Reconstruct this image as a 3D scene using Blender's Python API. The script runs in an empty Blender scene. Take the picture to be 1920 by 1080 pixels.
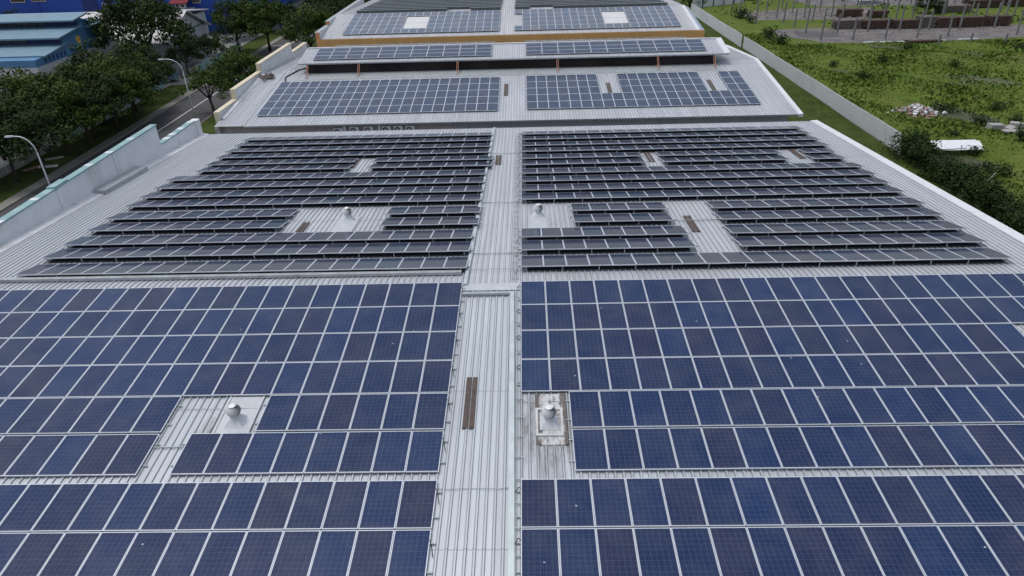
import bpy, math, random
import numpy as np
from mathutils import Matrix, Vector
random.seed(7)
S = bpy.context.scene
C = S.collection
R = math.radians

# ------------------------------------------------------------------ camera
def cam_axes(pitch, yaw, roll):
    cp, sp, cy, sy = math.cos(pitch), math.sin(pitch), math.cos(yaw), math.sin(yaw)
    f = np.array([sy*cp, cy*cp, -sp]); r = np.array([cy, -sy, 0.]); u = np.cross(r, f)
    cr, sr = math.cos(roll), math.sin(roll)
    return r*cr+u*sr, -r*sr+u*cr, f
FPX, PITCH, YAW, ROLL, CAMZ = 1284.0, .5237, -.0272, -.0300, 24.0
ar, au, af = cam_axes(PITCH, YAW, ROLL)
cd = bpy.data.cameras.new("camera"); cam = bpy.data.objects.new("camera", cd); C.objects.link(cam)
cd.sensor_width = 36.0; cd.lens = 36.0*FPX/1920; cd.clip_end = 2000; cd.clip_start = .5
m = Matrix(((ar[0], au[0], -af[0], 0), (ar[1], au[1], -af[1], 0), (ar[2], au[2], -af[2], CAMZ), (0, 0, 0, 1)))
cam.matrix_world = m
S.camera = cam
# ------------------------------------------------------------------ sky, sun, exposure
SUN_EL, SUN_AZ = 74.0, 285.0     # azimuth measured from +Y (ahead) towards +X
w = bpy.data.worlds.new("World"); S.world = w; w.use_nodes = True
nt = w.node_tree; nt.nodes.clear()
sky = nt.nodes.new('ShaderNodeTexSky'); sky.sky_type = 'NISHITA'; sky.sun_disc = False
sky.sun_elevation = R(SUN_EL); sky.sun_rotation = R(SUN_AZ); sky.air_density = 1.2; sky.dust_density = 4.0; sky.ozone_density = 1.5
hsv = nt.nodes.new('ShaderNodeHueSaturation'); hsv.inputs['Saturation'].default_value = .60
bg = nt.nodes.new('ShaderNodeBackground'); bg.inputs['Strength'].default_value = .12
wo = nt.nodes.new('ShaderNodeOutputWorld')
nt.links.new(sky.outputs[0], hsv.inputs['Color']); nt.links.new(hsv.outputs[0], bg.inputs[0]); nt.links.new(bg.outputs[0], wo.inputs[0])
sl = bpy.data.lights.new("sun", 'SUN'); so = bpy.data.objects.new("sun", sl); C.objects.link(so)
sl.energy = .7; sl.angle = R(16); sl.color = (1, .985, .96)
d = Vector((math.sin(R(SUN_AZ))*math.cos(R(SUN_EL)), math.cos(R(SUN_AZ))*math.cos(R(SUN_EL)), math.sin(R(SUN_EL))))
so.rotation_euler = d.to_track_quat('Z', 'Y').to_euler()
S.view_settings.view_transform = 'Standard'; S.view_settings.look = 'None'
S.view_settings.exposure = 0.32; S.view_settings.gamma = 1; S.view_settings.use_curve_mapping = False

# ------------------------------------------------------------------ surveying helpers (photo pixel -> point on a real plane)
def ray(x, y): return ((x-960)/FPX)*ar - ((y-540)/FPX)*au + af
def onz(x, y, z=0.):
    d = ray(x, y); t = (z-CAMZ)/d[2]; return (d[0]*t, d[1]*t)
def onY(x, y, Y):
    d = ray(x, y); t = Y/d[1]; return (d[0]*t, CAMZ+d[2]*t)
# ------------------------------------------------------------------ node helpers
def newmat(name):
    m = bpy.data.materials.new(name); m.use_nodes = True
    b = m.node_tree.nodes['Principled BSDF']
    return m, m.node_tree, b
def nd(nt, t, **k):
    n = nt.nodes.new(t)
    for a, v in k.items():
        if a.startswith('i_'):
            key = a[2:]; key = int(key) if key.isdigit() else key.replace('_', ' ')
            n.inputs[key].default_value = v
        else: setattr(n, a, v)
    return n
def mathn(nt, op, a, b=None, c=None):
    n = nt.nodes.new('ShaderNodeMath'); n.operation = op
    for i, v in enumerate((a, b, c)):
        if v is None: continue
        if isinstance(v, (int, float)): n.inputs[i].default_value = v
        else: nt.links.new(v, n.inputs[i])
    return n.outputs[0]
def mixc(nt, fac, a, b):
    n = nt.nodes.new('ShaderNodeMix'); n.data_type = 'RGBA'
    for k, v in ((0, fac), (6, a), (7, b)):
        if isinstance(v, (int, float)): n.inputs[k].default_value = v
        elif isinstance(v, tuple): n.inputs[k].default_value = (*v[:3], 1)
        else: nt.links.new(v, n.inputs[k])
    return n.outputs[2]
def noise(nt, vec, scale, detail=4, rough=.6):
    n = nd(nt, 'ShaderNodeTexNoise', i_Scale=scale, i_Detail=detail, i_Roughness=rough)
    if vec is not None: nt.links.new(vec, n.inputs['Vector'])
    return n.outputs['Fac']
def ramp(nt, fac, lo, hi):
    n = nd(nt, 'ShaderNodeMapRange'); n.inputs[1].default_value = lo; n.inputs[2].default_value = hi
    nt.links.new(fac, n.inputs[0]); return n.outputs[0]
def coords(nt, kind='Object'):
    return nt.nodes.new('ShaderNodeTexCoord').outputs[kind]
def mapped(nt, vec, sc):
    n = nd(nt, 'ShaderNodeMapping'); n.inputs['Scale'].default_value = sc; nt.links.new(vec, n.inputs[0]); return n.outputs[0]
def plain(name, col, rough=.6, metal=0., var=.0, scale=2.0, bump=0., dirt=None, spec=.5):
    m, nt, b = newmat(name)
    b.inputs['Roughness'].default_value = rough; b.inputs['Metallic'].default_value = metal
    b.inputs['Specular IOR Level'].default_value = spec
    v = coords(nt)
    f = noise(nt, v, scale, 6)
    lo = tuple(c*(1-var) for c in col); hi = tuple(min(1, c*(1+var)) for c in col)
    c = mixc(nt, ramp(nt, f, .3, .7), lo, hi)
    if dirt:
        f2 = noise(nt, mapped(nt, v, (1, 1, .25)), scale*.7, 7, .7)
        c = mixc(nt, ramp(nt, f2, .55, .8), c, dirt)
    nt.links.new(c, b.inputs['Base Color'])
    if bump:
        bn = nd(nt, 'ShaderNodeBump', i_Strength=bump, i_Distance=.05); nt.links.new(f, bn.inputs['Height']); nt.links.new(bn.outputs[0], b.inputs['Normal'])
    return m
def roof_metal(name, col, lap=6.0, dirt=.5, streak_col=(.2, .2, .2), rough=.45, off=0., x0=0., spots=()):
    m, nt, b = newmat(name)
    v = coords(nt)
    sx = nd(nt, 'ShaderNodeSeparateXYZ'); nt.links.new(v, sx.inputs[0])
    s1 = noise(nt, mapped(nt, v, (4.2, .12, 1)), 1.0, 5)          # long streaks down the slope
    s2 = noise(nt, mapped(nt, v, (.25, .1, 1)), 1.0, 3)           # broad patches
    s3 = noise(nt, mapped(nt, v, (7, .9, 1)), 1.3, 8, .75)         # fine stains
    c = mixc(nt, ramp(nt, s1, .3, .7), tuple(x*.84 for x in col), tuple(min(1, x*1.12) for x in col))
    # each 0.75 m sheet a shade of its own
    sh = nd(nt, 'ShaderNodeTexWhiteNoise', noise_dimensions='1D')
    nt.links.new(mathn(nt, 'FLOOR', mathn(nt, 'DIVIDE', sx.outputs[0], .76)), sh.inputs['W'])
    c = mixc(nt, mathn(nt, 'MULTIPLY', sh.outputs[0], .30), c, tuple(x*.66 for x in col))
    c = mixc(nt, mathn(nt, 'MULTIPLY', ramp(nt, s2, .45, .75), .35), c, tuple(x*.78 for x in col))
    c = mixc(nt, mathn(nt, 'MULTIPLY', ramp(nt, s3, .56, .78), dirt), c, streak_col)
    # grime held in the foot of each rib
    u = mathn(nt, 'FRACT', mathn(nt, 'DIVIDE', mathn(nt, 'SUBTRACT', sx.outputs[0], x0), .25))
    groove = mathn(nt, 'MAXIMUM', mathn(nt, 'COMPARE', u, .64, .07), mathn(nt, 'COMPARE', u, .965, .05))
    c = mixc(nt, mathn(nt, 'MULTIPLY', groove, mathn(nt, 'ADD', mathn(nt, 'MULTIPLY', s1, .5), .22)), c, (.13, .14, .16))
    for (px_, py_, rx_, ry_) in spots:     # old stains round the vents
        dx = mathn(nt, 'DIVIDE', mathn(nt, 'SUBTRACT', sx.outputs[0], px_), rx_); dy = mathn(nt, 'DIVIDE', mathn(nt, 'SUBTRACT', sx.outputs[1], py_), ry_)
        q = mathn(nt, 'ADD', mathn(nt, 'MULTIPLY', dx, dx), mathn(nt, 'MULTIPLY', dy, dy))
        k = ramp(nt, mathn(nt, 'SUBTRACT', 1., q), 0., .7)
        c = mixc(nt, mathn(nt, 'MULTIPLY', k, mathn(nt, 'ADD', mathn(nt, 'MULTIPLY', ramp(nt, s3, .44, .62), .75), .12)), c, (.12, .11, .10))
    # lap joints across the slope
    fr = mathn(nt, 'FRACT', mathn(nt, 'DIVIDE', mathn(nt, 'ADD', sx.outputs[1], off), lap))
    line = mathn(nt, 'LESS_THAN', fr, .045/lap)
    c = mixc(nt, mathn(nt, 'MULTIPLY', line, .38), c, (.12, .12, .13))
    nt.links.new(c, b.inputs['Base Color'])
    b.inputs['Metallic'].default_value = .25; b.inputs['Roughness'].default_value = rough
    return m
def cell_glass(name, lo, hi, hi2, line=(.16, .24, .36), spec=.5):
    m, nt, b = newmat(name)
    v = coords(nt); sx = nd(nt, 'ShaderNodeSeparateXYZ'); nt.links.new(v, sx.inputs[0])
    oi = nt.nodes.new('ShaderNodeObjectInfo')
    wn = nd(nt, 'ShaderNodeTexWhiteNoise', noise_dimensions='1D'); nt.links.new(oi.outputs['Random'], wn.inputs['W'])
    def grid(o, size, half, width):
        u = mathn(nt, 'FRACT', mathn(nt, 'DIVIDE', mathn(nt, 'ADD', o, half), size))
        dd = mathn(nt, 'ABSOLUTE', mathn(nt, 'SUBTRACT', u, .5))
        return mathn(nt, 'GREATER_THAN', dd, .5-width/size/2)
    gx = grid(sx.outputs[0], .157, .471, .007); gy = grid(sx.outputs[1], .1595, .7975, .006)
    bb = grid(sx.outputs[0], .157/3, .471+.157/6, .0032)
    base = mixc(nt, oi.outputs['Random'], lo, hi)
    base = mixc(nt, mathn(nt, 'MULTIPLY', ramp(nt, wn.outputs[0], .45, 1.), .8), base, hi2)
    cell = nd(nt, 'ShaderNodeTexVoronoi', i_Scale=38.0); nt.links.new(v, cell.inputs['Vector'])
    base = mixc(nt, mathn(nt, 'MULTIPLY', cell.outputs['Distance'], .35), base, tuple(x*1.5 for x in hi))
    c = mixc(nt, mathn(nt, 'MULTIPLY', bb, .5), base, line)
    c = mixc(nt, mathn(nt, 'MULTIPLY', mathn(nt, 'MAXIMUM', gx, gy), .34), c, line)
    geo = nt.nodes.new('ShaderNodeNewGeometry')
    dust = noise(nt, geo.outputs['Position'], .9, 6, .65)
    c = mixc(nt, mathn(nt, 'MULTIPLY', ramp(nt, dust, .4, .8), .10), c, (.3, .3, .3))
    vo = nd(nt, 'ShaderNodeTexVoronoi', i_Scale=1.1); nt.links.new(geo.outputs['Position'], vo.inputs['Vector'])
    drop = mathn(nt, 'LESS_THAN', vo.outputs['Distance'], .028)      # bird droppings
    c = mixc(nt, mathn(nt, 'MULTIPLY', drop, .75), c, (.6, .6, .58))
    edge = ramp(nt, mathn(nt, 'MULTIPLY', sx.outputs[1], -1.), .70, .82)   # dirt line that settles along the low edge
    c = mixc(nt, mathn(nt, 'MULTIPLY', edge, .16), c, (.2, .19, .17))
    nt.links.new(c, b.inputs['Base Color'])
    b.inputs['Roughness'].default_value = .16; b.inputs['IOR'].default_value = 1.5
    b.inputs['Specular IOR Level'].default_value = spec
    return m

M = {}
M['roof_near'] = roof_metal('roof_near', (.50, .54, .58), 6.1, .28, x0=-25.98, spots=((.55, 16.6, 1.1, 2.4), (-9.7, 16.4, 1.2, 1.2)))
M['roof_far'] = roof_metal('roof_far', (.53, .56, .60), 5.7, .38, off=2.4, x0=-25.98)
M['roof_mid'] = roof_metal('roof_mid', (.53, .56, .60), 6.0, .35, x0=-24.95)
M['roof_third'] = roof_metal('roof_third', (.58, .59, .61), 7.0, .25, x0=-24.3)
M['flash'] = plain('flash', (.60, .62, .65), .5, .1, .12, 1.5, dirt=(.38, .38, .38))
M['dirty_flash'] = plain('dirty_flash', (.52, .53, .54), .6, .05, .15, 3.0, dirt=(.13, .11, .10))
M['alu'] = plain('alu', (.50, .53, .60), .4, .35, .05, 3)
M['galv'] = plain('galv', (.40, .44, .46), .5, .4, .15, 2.5, dirt=(.25, .24, .2))
M['galv_light'] = plain('galv_light', (.50, .56, .58), .5, .3, .12, 2.0)
M['dark'] = plain('dark', (.03, .03, .035), .7)
M['gap_shade'] = plain('gap_shade', (.05, .055, .065), .7)
M['cable'] = plain('cable', (.015, .015, .017), .6)
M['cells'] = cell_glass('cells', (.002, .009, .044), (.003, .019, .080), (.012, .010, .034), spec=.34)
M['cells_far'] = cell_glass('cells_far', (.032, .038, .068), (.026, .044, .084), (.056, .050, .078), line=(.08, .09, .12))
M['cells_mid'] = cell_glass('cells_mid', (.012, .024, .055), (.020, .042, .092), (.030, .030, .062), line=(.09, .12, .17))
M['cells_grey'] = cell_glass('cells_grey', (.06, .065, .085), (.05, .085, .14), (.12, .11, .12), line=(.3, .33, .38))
M['vent_brown'] = plain('vent_brown', (.075, .055, .048), .7, 0, .35, 6, dirt=(.2, .17, .14))
M['white_metal'] = plain('white_metal', (.72, .74, .76), .45, .1, .06, 4)
M['white_paint'] = plain('white_paint', (.62, .65, .68), .6, 0, .08, 2, dirt=(.4, .4, .4))
M['parapet'] = plain('parapet', (.72, .75, .77), .8, 0, .08, .9, dirt=(.34, .35, .35))
M['teal'] = plain('teal', (.22, .37, .38), .6, 0, .12, 1.5, dirt=(.5, .55, .55))
M['cream'] = plain('cream', (.62, .56, .42), .7, 0, .08, 1)
M['pink_wall'] = plain('pink_wall', (.38, .32, .31), .8, 0, .08, 1)
M['grey_clad'] = plain('grey_clad', (.33, .34, .36), .6, .2, .08, 1)
M['yellow'] = plain('yellow', (.50, .28, .09), .7, 0, .10, .5, dirt=(.36, .23, .13))
M['orange'] = plain('orange', (.55, .24, .10), .7, 0, .1, 1)
M['louvre'] = plain('louvre', (.028, .022, .021), .9, 0, .5, .4)
M['rust_steel'] = plain('rust_steel', (.42, .20, .13), .7, 0, .2, 3)
M['skylight'] = plain('skylight', (.60, .61, .61), .5, 0, .05, 1)
M['bluish'] = plain('bluish', (.30, .36, .45), .5, .2, .08, 1)
M['asphalt'] = plain('asphalt', (.062, .062, .068), .9, 0, .18, .5, bump=.1, dirt=(.085, .083, .08))
M['paving'] = plain('paving', (.20, .195, .175), .9, 0, .15, 1.5, dirt=(.12, .12, .10))
M['yard'] = plain('yard', (.24, .24, .235), .9, 0, .18, .3, dirt=(.15, .15, .145))
M['road_paint'] = plain('road_paint', (.62, .62, .60), .7, 0, .1, 3)
M['concrete'] = plain('concrete', (.34, .33, .31), .9, 0, .2, 2, dirt=(.2, .2, .18))
M['slab'] = plain('slab', (.135, .125, .125), .95, 0, .35, .35, bump=.1, dirt=(.24, .22, .20))
M['slab_dark'] = plain('slab_dark', (.085, .083, .09), .95, 0, .25, .3)
M['brick_red'] = plain('brick_red', (.26, .14, .12), .9, 0, .3, 3)
M['dirt'] = plain('dirt', (.20, .145, .09), .95, 0, .3, .8)
M['bark'] = plain('bark', (.045, .035, .028), .95, 0, .4, 3)
M['wood'] = plain('wood', (.085, .052, .040), .9, 0, .45, 4)
M['wood_grey'] = plain('wood_grey', (.15, .125, .115), .9, 0, .35, 4)
M['lightblue'] = plain('lightblue', (.075, .20, .37), .7, 0, .10, .3)
M['lightblue2'] = plain('lightblue2', (.12, .30, .48), .7, 0, .1, .5)
M['tealroof'] = plain('tealroof', (.15, .255, .33), .55, .1, .08, .6)
M['deepblue'] = plain('deepblue', (.012, .065, .36), .6, 0, .10, .15)
M['deepblue_dark'] = plain('deepblue_dark', (.012, .028, .15), .6, 0, .10, .2)
M['glass_dark'] = plain('glass_dark', (.02, .02, .028), .2)
M['wall_white'] = plain('wall_white', (.46, .49, .52), .8, 0, .06, .4)
M['roof_white'] = plain('roof_white', (.50, .49, .50), .6, .1, .06, .5)
M['yellowsign'] = plain('yellowsign', (.75, .50, .08), .5)
M['red'] = plain('red', (.20, .02, .025), .5)
M['maroon'] = plain('maroon', (.07, .018, .02), .6)
M['green_paint'] = plain('green_paint', (.05, .16, .12), .6)
M['car_white'] = plain('car_white', (.65, .66, .68), .25)
M['car_blue'] = plain('car_blue', (.09, .16, .22), .3)
M['strip_shade'] = plain('strip_shade', (.09, .105, .11), .6)
M['rubber'] = plain('rubber', (.02, .02, .02), .8)
def hoarding_mat():
    m, nt, b = newmat('hoarding')
    v = coords(nt)
    s2 = noise(nt, mapped(nt, v, (1, .35, .6)), 1.2, 7, .7)
    s1 = noise(nt, mapped(nt, v, (1, .08, .1)), 1., 2)
    c = mixc(nt, ramp(nt, s1, .3, .7), (.60, .63, .66), (.70, .72, .74))
    c = mixc(nt, mathn(nt, 'MULTIPLY', ramp(nt, s2, .58, .8), .5), c, (.16, .16, .15))
    nt.links.new(c, b.inputs['Base Color']); b.inputs['Roughness'].default_value = .5; b.inputs['Metallic'].default_value = .15
    return m
M['hoarding'] = hoarding_mat()
def leaf_mat(name, a, b_, tip):
    m, nt, b = newmat(name)
    g = nt.nodes.new('ShaderNodeNewGeometry')
    big = noise(nt, coords(nt), .45, 2)
    c = mixc(nt, g.outputs['Random Per Island'], a, b_)
    c = mixc(nt, mathn(nt, 'MULTIPLY', ramp(nt, big, .45, .7), .6), c, tip)
    nt.links.new(c, b.inputs['Base Color']); b.inputs['Roughness'].default_value = .6
    b.inputs['Specular IOR Level'].default_value = .08
    return m
M['leaf_dark'] = leaf_mat('leaf_dark', (.015, .030, .010), (.030, .054, .014), (.046, .074, .016))
M['leaf_mid'] = leaf_mat('leaf_mid', (.024, .046, .009), (.046, .082, .014), (.070, .105, .019))
M['leaf_hedge'] = leaf_mat('leaf_hedge', (.012, .026, .008), (.024, .048, .012), (.040, .066, .016))
M['leaf_grass'] = leaf_mat('leaf_grass', (.085, .138, .022), (.125, .185, .034), (.18, .205, .055))
M['leaf_weed'] = leaf_mat('leaf_weed', (.050, .090, .016), (.08, .13, .024), (.10, .145, .035))
def field_mat():
    m, nt, b = newmat('field')
    v = coords(nt)
    n1 = noise(nt, v, .09, 5); n2 = noise(nt, v, .6, 8, .7); n3 = noise(nt, v, .045, 3)
    c = mixc(nt, ramp(nt, n2, .3, .7), (.060, .100, .016), (.120, .165, .032))
    c = mixc(nt, mathn(nt, 'MULTIPLY', ramp(nt, n1, .5, .7), .7), c, (.14, .15, .045))
    c = mixc(nt, mathn(nt, 'MULTIPLY', ramp(nt, n3, .6, .72), .6), c, (.13, .105, .06))
    nt.links.new(c, b.inputs['Base Color']); b.inputs['Roughness'].default_value = .95
    b.inputs['Specular IOR Level'].default_value = .1
    bn = nd(nt, 'ShaderNodeBump', i_Strength=.8, i_Distance=.3); nt.links.new(n2, bn.inputs['Height']); nt.links.new(bn.outputs[0], b.inputs['Normal'])
    return m
M['field'] = field_mat()
M['lawn'] = plain('lawn', (.050, .072, .018), .95, 0, .35, .5, bump=.4, dirt=(.075, .075, .03), spec=.1)
M['ground'] = plain('ground', (.09, .10, .06), .95, 0, .3, .05, dirt=(.12, .115, .09), spec=.1)

# ------------------------------------------------------------------ mesh builder
class MB:
    def __init__(s): s.v = []; s.f = []; s.mi = []
    def add(s, vs, fs, mi=0):
        o = len(s.v); s.v += [tuple(p) for p in vs]; s.f += [tuple(i+o for i in f) for f in fs]; s.mi += [mi]*len(fs)
    def box(s, x0, x1, y0, y1, z0, z1, mi=0):
        s.add([(x0,y0,z0),(x1,y0,z0),(x1,y1,z0),(x0,y1,z0),(x0,y0,z1),(x1,y0,z1),(x1,y1,z1),(x0,y1,z1)],
              [(0,3,2,1),(4,5,6,7),(0,1,5,4),(1,2,6,5),(2,3,7,6),(3,0,4,7)], mi)
    def hexa(s, b, t, mi=0):           # bottom 4 pts ccw, top 4 pts ccw
        s.add(list(b)+list(t), [(0,3,2,1),(4,5,6,7),(0,1,5,4),(1,2,6,5),(2,3,7,6),(3,0,4,7)], mi)
    def prism_x(s, prof, x0, x1, mi=0):   # profile [(y,z)] counterclockwise seen from +X
        n = len(prof); vs = [(x0, y, z) for y, z in prof]+[(x1, y, z) for y, z in prof]
        fs = [tuple(range(n))[::-1], tuple(range(n, 2*n))]+[(i, (i+1) % n, n+(i+1) % n, n+i) for i in range(n)]
        s.add(vs, fs, mi)
    def prism_y(s, prof, y0, y1, mi=0):   # profile [(x,z)]
        n = len(prof); vs = [(x, y0, z) for x, z in prof]+[(x, y1, z) for x, z in prof]
        fs = [tuple(range(n)), tuple(range(n, 2*n))[::-1]]+[(i, n+i, n+(i+1) % n, (i+1) % n) for i in range(n)]
        s.add(vs, fs, mi)
    def tube(s, pts, rad, n=8, mi=0, cap=True):
        pts = [Vector(p) for p in pts]
        if isinstance(rad, (int, float)): rad = [rad]*len(pts)
        o = len(s.v); 
        for i, p in enumerate(pts):
            a = pts[max(0, i-1)]; b = pts[min(len(pts)-1, i+1)]; t = (b-a).normalized()
            u = t.orthogonal().normalized() if i == 0 else (u - t*u.dot(t)).normalized()
            w_ = t.cross(u)
            for k in range(n):
                an = 2*math.pi*k/n; s.v.append(tuple(p+(u*math.cos(an)+w_*math.sin(an))*rad[i]))
        for i in range(len(pts)-1):
            for k in range(n):
                k2 = (k+1) % n; s.f.append((o+i*n+k, o+i*n+k2, o+(i+1)*n+k2, o+(i+1)*n+k)); s.mi.append(mi)
        if cap:
            s.f.append(tuple(o+k for k in range(n))[::-1]); s.mi.append(mi)
            s.f.append(tuple(o+(len(pts)-1)*n+k for k in range(n))); s.mi.append(mi)
    def lathe(s, prof, cx, cy, n=20, mi=0):
        o = len(s.v)
        for r, z in prof:
            for k in range(n):
                a = 2*math.pi*k/n; s.v.append((cx+r*math.cos(a), cy+r*math.sin(a), z))
        for i in range(len(prof)-1):
            for k in range(n):
                k2 = (k+1) % n; s.f.append((o+i*n+k, o+i*n+k2, o+(i+1)*n+k2, o+(i+1)*n+k)); s.mi.append(mi)
    def mesh(s, name, mats):
        me = bpy.data.meshes.new(name); me.from_pydata(s.v, [], s.f)
        for m_ in (mats if isinstance(mats, (list, tuple)) else [mats]): me.materials.append(m_)
        if len(me.materials) > 1: me.polygons.foreach_set('material_index', s.mi)
        me.update(); return me
    def build(s, name, mats, parent=None, smooth=False, bevel=0):
        o = bpy.data.objects.new(name, s.mesh(name, mats)); C.objects.link(o)
        if parent: o.parent = parent
        if smooth: o.data.polygons.foreach_set('use_smooth', [True]*len(o.data.polygons))
        if bevel:
            b = o.modifiers.new('bevel', 'BEVEL'); b.width = bevel; b.segments = 2; b.limit_method = 'ANGLE'
        return o
def tag(o, label=None, cat=None, group=None, kind=None):
    if label: o['label'] = label
    if cat: o['category'] = cat
    if group: o['group'] = group
    if kind: o['kind'] = kind
    return o
def thing(name, loc, label, cat, group=None, rz=0.):
    o = bpy.data.objects.new(name, None); C.objects.link(o); o.location = loc; o.rotation_euler = (0, 0, rz)
    o.empty_display_size = .3
    return tag(o, label, cat, group)
def inst(name, me, parent=None, loc=(0, 0, 0), rot=(0, 0, 0)):
    o = bpy.data.objects.new(name, me); C.objects.link(o)
    if parent: o.parent = parent
    o.location = loc; o.rotation_euler = rot; return o
def copy_tree(o, parent=None):
    c = o.copy(); C.objects.link(c); c.parent = parent
    for ch in list(o.children): copy_tree(ch, c)
    return c
ORD = 'first second third fourth fifth sixth seventh eighth ninth tenth eleventh twelfth thirteenth fourteenth fifteenth sixteenth seventeenth eighteenth nineteenth twentieth twenty-first twenty-second'.split()

# ------------------------------------------------------------------ roof planes
T = .0722                      # 4.13 degrees
YR, ZR = 24.60, 9.84           # ridge of the near building
SL = T
def zn(y): return ZR-(YR-y)*SL           # near slope roof surface
def zf(y): return ZR-(y-YR)*SL           # far slope roof surface
def z2(y): return 6.96+.124*(y-61.1)     # middle building front slope
def z3(y): return 9.42+.138*(y-85.2)     # third building front slope
def corrugated(mb, x0, x1, ya, za, yb, zb, pitch=.25, h=.042, mi=0):
    n = int((x1-x0)/pitch); xs = []; hs = []
    for i in range(n):
        b = x0+i*pitch
        for fx, hh in ((0, 0), (.62, 0), (.72, 1), (.88, 1), (.98, 0)): xs.append(b+fx*pitch); hs.append(hh*h)
    xs.append(x1); hs.append(0)
    k = len(xs); o = len(mb.v)
    mb.v += [(x, ya, za+hh) for x, hh in zip(xs, hs)]+[(x, yb, zb+hh) for x, hh in zip(xs, hs)]
    mb.f += [(o+i, o+i+1, o+k+i+1, o+k+i) for i in range(k-1)]; mb.mi += [mi]*(k-1)

# ------------------------------------------------------------------ ground, road
def sheet(name, pts, z, mat, kind='structure'):
    mb = MB(); mb.add([(x, y, z) for x, y in pts], [tuple(range(len(pts)))])
    o = mb.build(name, mat); o['kind'] = kind; return o
sheet('ground', [(-900, -300), (900, -300), (900, 1500), (-900, 1500)], -.02, M['ground'])
sheet('road', [(-47.9, -60), (-40.6, -60), (-40.6, 260), (-47.9, 260)], .0, M['asphalt'])
sheet('side_road', [(-40.6, 109), (-29, 109), (-29, 122), (-40.6, 122)], .0, M['asphalt'])
def slabobj(name, x0, x1, y0, y1, z0, z1, mat):
    mb = MB(); mb.box(x0, x1, y0, y1, z0, z1); o = mb.build(name, mat); o['kind'] = 'structure'; return o
slabobj('pavement', -49.1, -47.9, -60, 104.5, -.02, .13, M['paving'])
slabobj('pavement', -49.1, -47.9, 111, 240, -.02, .13, M['paving'])
slabobj('verge', -53.6, -49.1, -60, 104.5, -.02, .10, M['lawn'])
slabobj('verge', -53.6, -49.1, 111, 240, -.02, .10, M['lawn'])
slabobj('kerb', -40.6, -40.35, -60, 109, -.02, .13, M['paving'])
slabobj('verge', -40.35, -33.2, -60, 109, -.02, .10, M['lawn'])
slabobj('pavement', -33.2, -26.9, -60, 109, -.02, .09, M['paving'])
slabobj('verge', -40.35, -33.2, 122, 220, -.02, .10, M['lawn'])
sheet('yard', [(-140, -60), (-53.6, -60), (-53.6, 260), (-140, 260)], .004, M['yard'])
sheet('yard', [(-53.6, 104.5), (-47.9, 104.5), (-47.9, 111), (-53.6, 111)], .008, M['yard'])
mb = MB(); 
mb.box(-44.74, -44.58, -60, 108, .001, .006); mb.box(-44.74, -44.58, 124, 250, .001, .006)
mb.box(-44.4, -40.8, 123.2, 123.5, .001, .006); mb.box(-44.4, -40.8, 108.2, 108.5, .001, .006)
mb.box(-47.6, -44.9, 134.5, 134.8, .001, .006)
o = mb.build('road_marking', M['road_paint']); o['kind'] = 'structure'
slabobj('alley', -26.9, 24, 53.9, 59.4, -.02, .02, M['yard'])
slabobj('grass_strip', 23.3, 37.6, -40, 162, -.02, .0, M['lawn'])

# ------------------------------------------------------------------ near building
near_b = thing('factory_building', (-1.5, 25, 0), 'near factory with long low ribbed metal roof carrying the largest solar arrays', 'building')
def par(o, root):       # parent keeping world placement (root has translation only)
    o.parent = root; o.location = (-root.location[0], -root.location[1], -root.location[2]); return o
mb = MB(); corrugated(mb, -25.98, 22.55, -4.5, zn(-4.5), YR, ZR); par(mb.build('roof', M['roof_near']), near_b)
mb = MB(); corrugated(mb, -25.98, 22.55, YR, ZR, 53.7, zf(53.7)); par(mb.build('roof', M['roof_far']), near_b)
mb = MB(); mb.prism_x([(YR-.28, ZR+.012), (YR, ZR+.045), (YR+.28, ZR+.012), (YR+.28, ZR+.03), (YR, ZR+.06), (YR-.28, ZR+.03)], -25.9, 22.5)
M['cap_grey'] = plain('cap_grey', (.48, .51, .54), .5, .1, .12, 1.5, dirt=(.34, .35, .36)); par(mb.build('ridge_cap', M['cap_grey']), near_b)
mb = MB()   # barge capping down the right-hand edge
for ya, za, yb, zb in ((-4.5, zn(-4.5), YR, ZR), (YR, ZR, 53.75, zf(53.75))):
    mb.hexa([(22.5, ya, za-.25), (23.02, ya, za-.25), (23.02, yb, zb-.25), (22.5, yb, zb-.25)], [(22.5, ya, za+.055), (23.02, ya, za+.09), (23.02, yb, zb+.09), (22.5, yb, zb+.055)])
par(mb.build('barge_board', M['white_paint']), near_b)
mb = MB()
mb.prism_x([(-4.2, 0), (53.3, 0), (53.3, zf(53.3)-.1), (YR, ZR-.1), (-4.2, zn(-4.2)-.1)], -25.9, 22.75)
par(mb.build('wall', M['grey_clad']), near_b)
# parapet to the left with pilasters and a step
mb = MB()
PX0, PX1 = -26.4, -26.06
for y0, y1, zt in ((-4.5, 36.3, 10.42), (36.3, 47.2, 10.40), (47.2, 52.9, 9.02)):
    mb.box(PX0, PX1, y0, y1, 0.1, zt)
mb.box(PX0-.04, PX1+.18, 52.9, 53.5, 0.1, 9.1)
pw = mb.build('parapet_wall', M['parapet']); par(pw, near_b)
mb = MB()
for y, z_ in ((0, 10.38), (5.9, 10.38), (11.8, 10.38), (17.7, 10.38), (23.6, 10.38), (29.5, 10.38), (35.2, 10.38), (41.2, 10.38), (49.9, 8.98)): mb = MB(); mb.box(PX1+.002, PX1+.06, y, y+.25, 7.8, z_); par(mb.build('pilaster', M['parapet']), near_b)
mb = MB()
for y0, y1, zt in ((-4.5, 35.1, 10.42), (36.4, 47.25, 10.42), (47.3, 52.85, 9.03)): mb.box(PX0-.06, PX1+.07, y0, y1, zt+.003, zt+.09)
mb.box(PX0-.06, PX1+.07, 35.1, 36.4, 10.43, 10.6)
par(mb.build('coping', M['teal']), near_b)
mb = MB()
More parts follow.
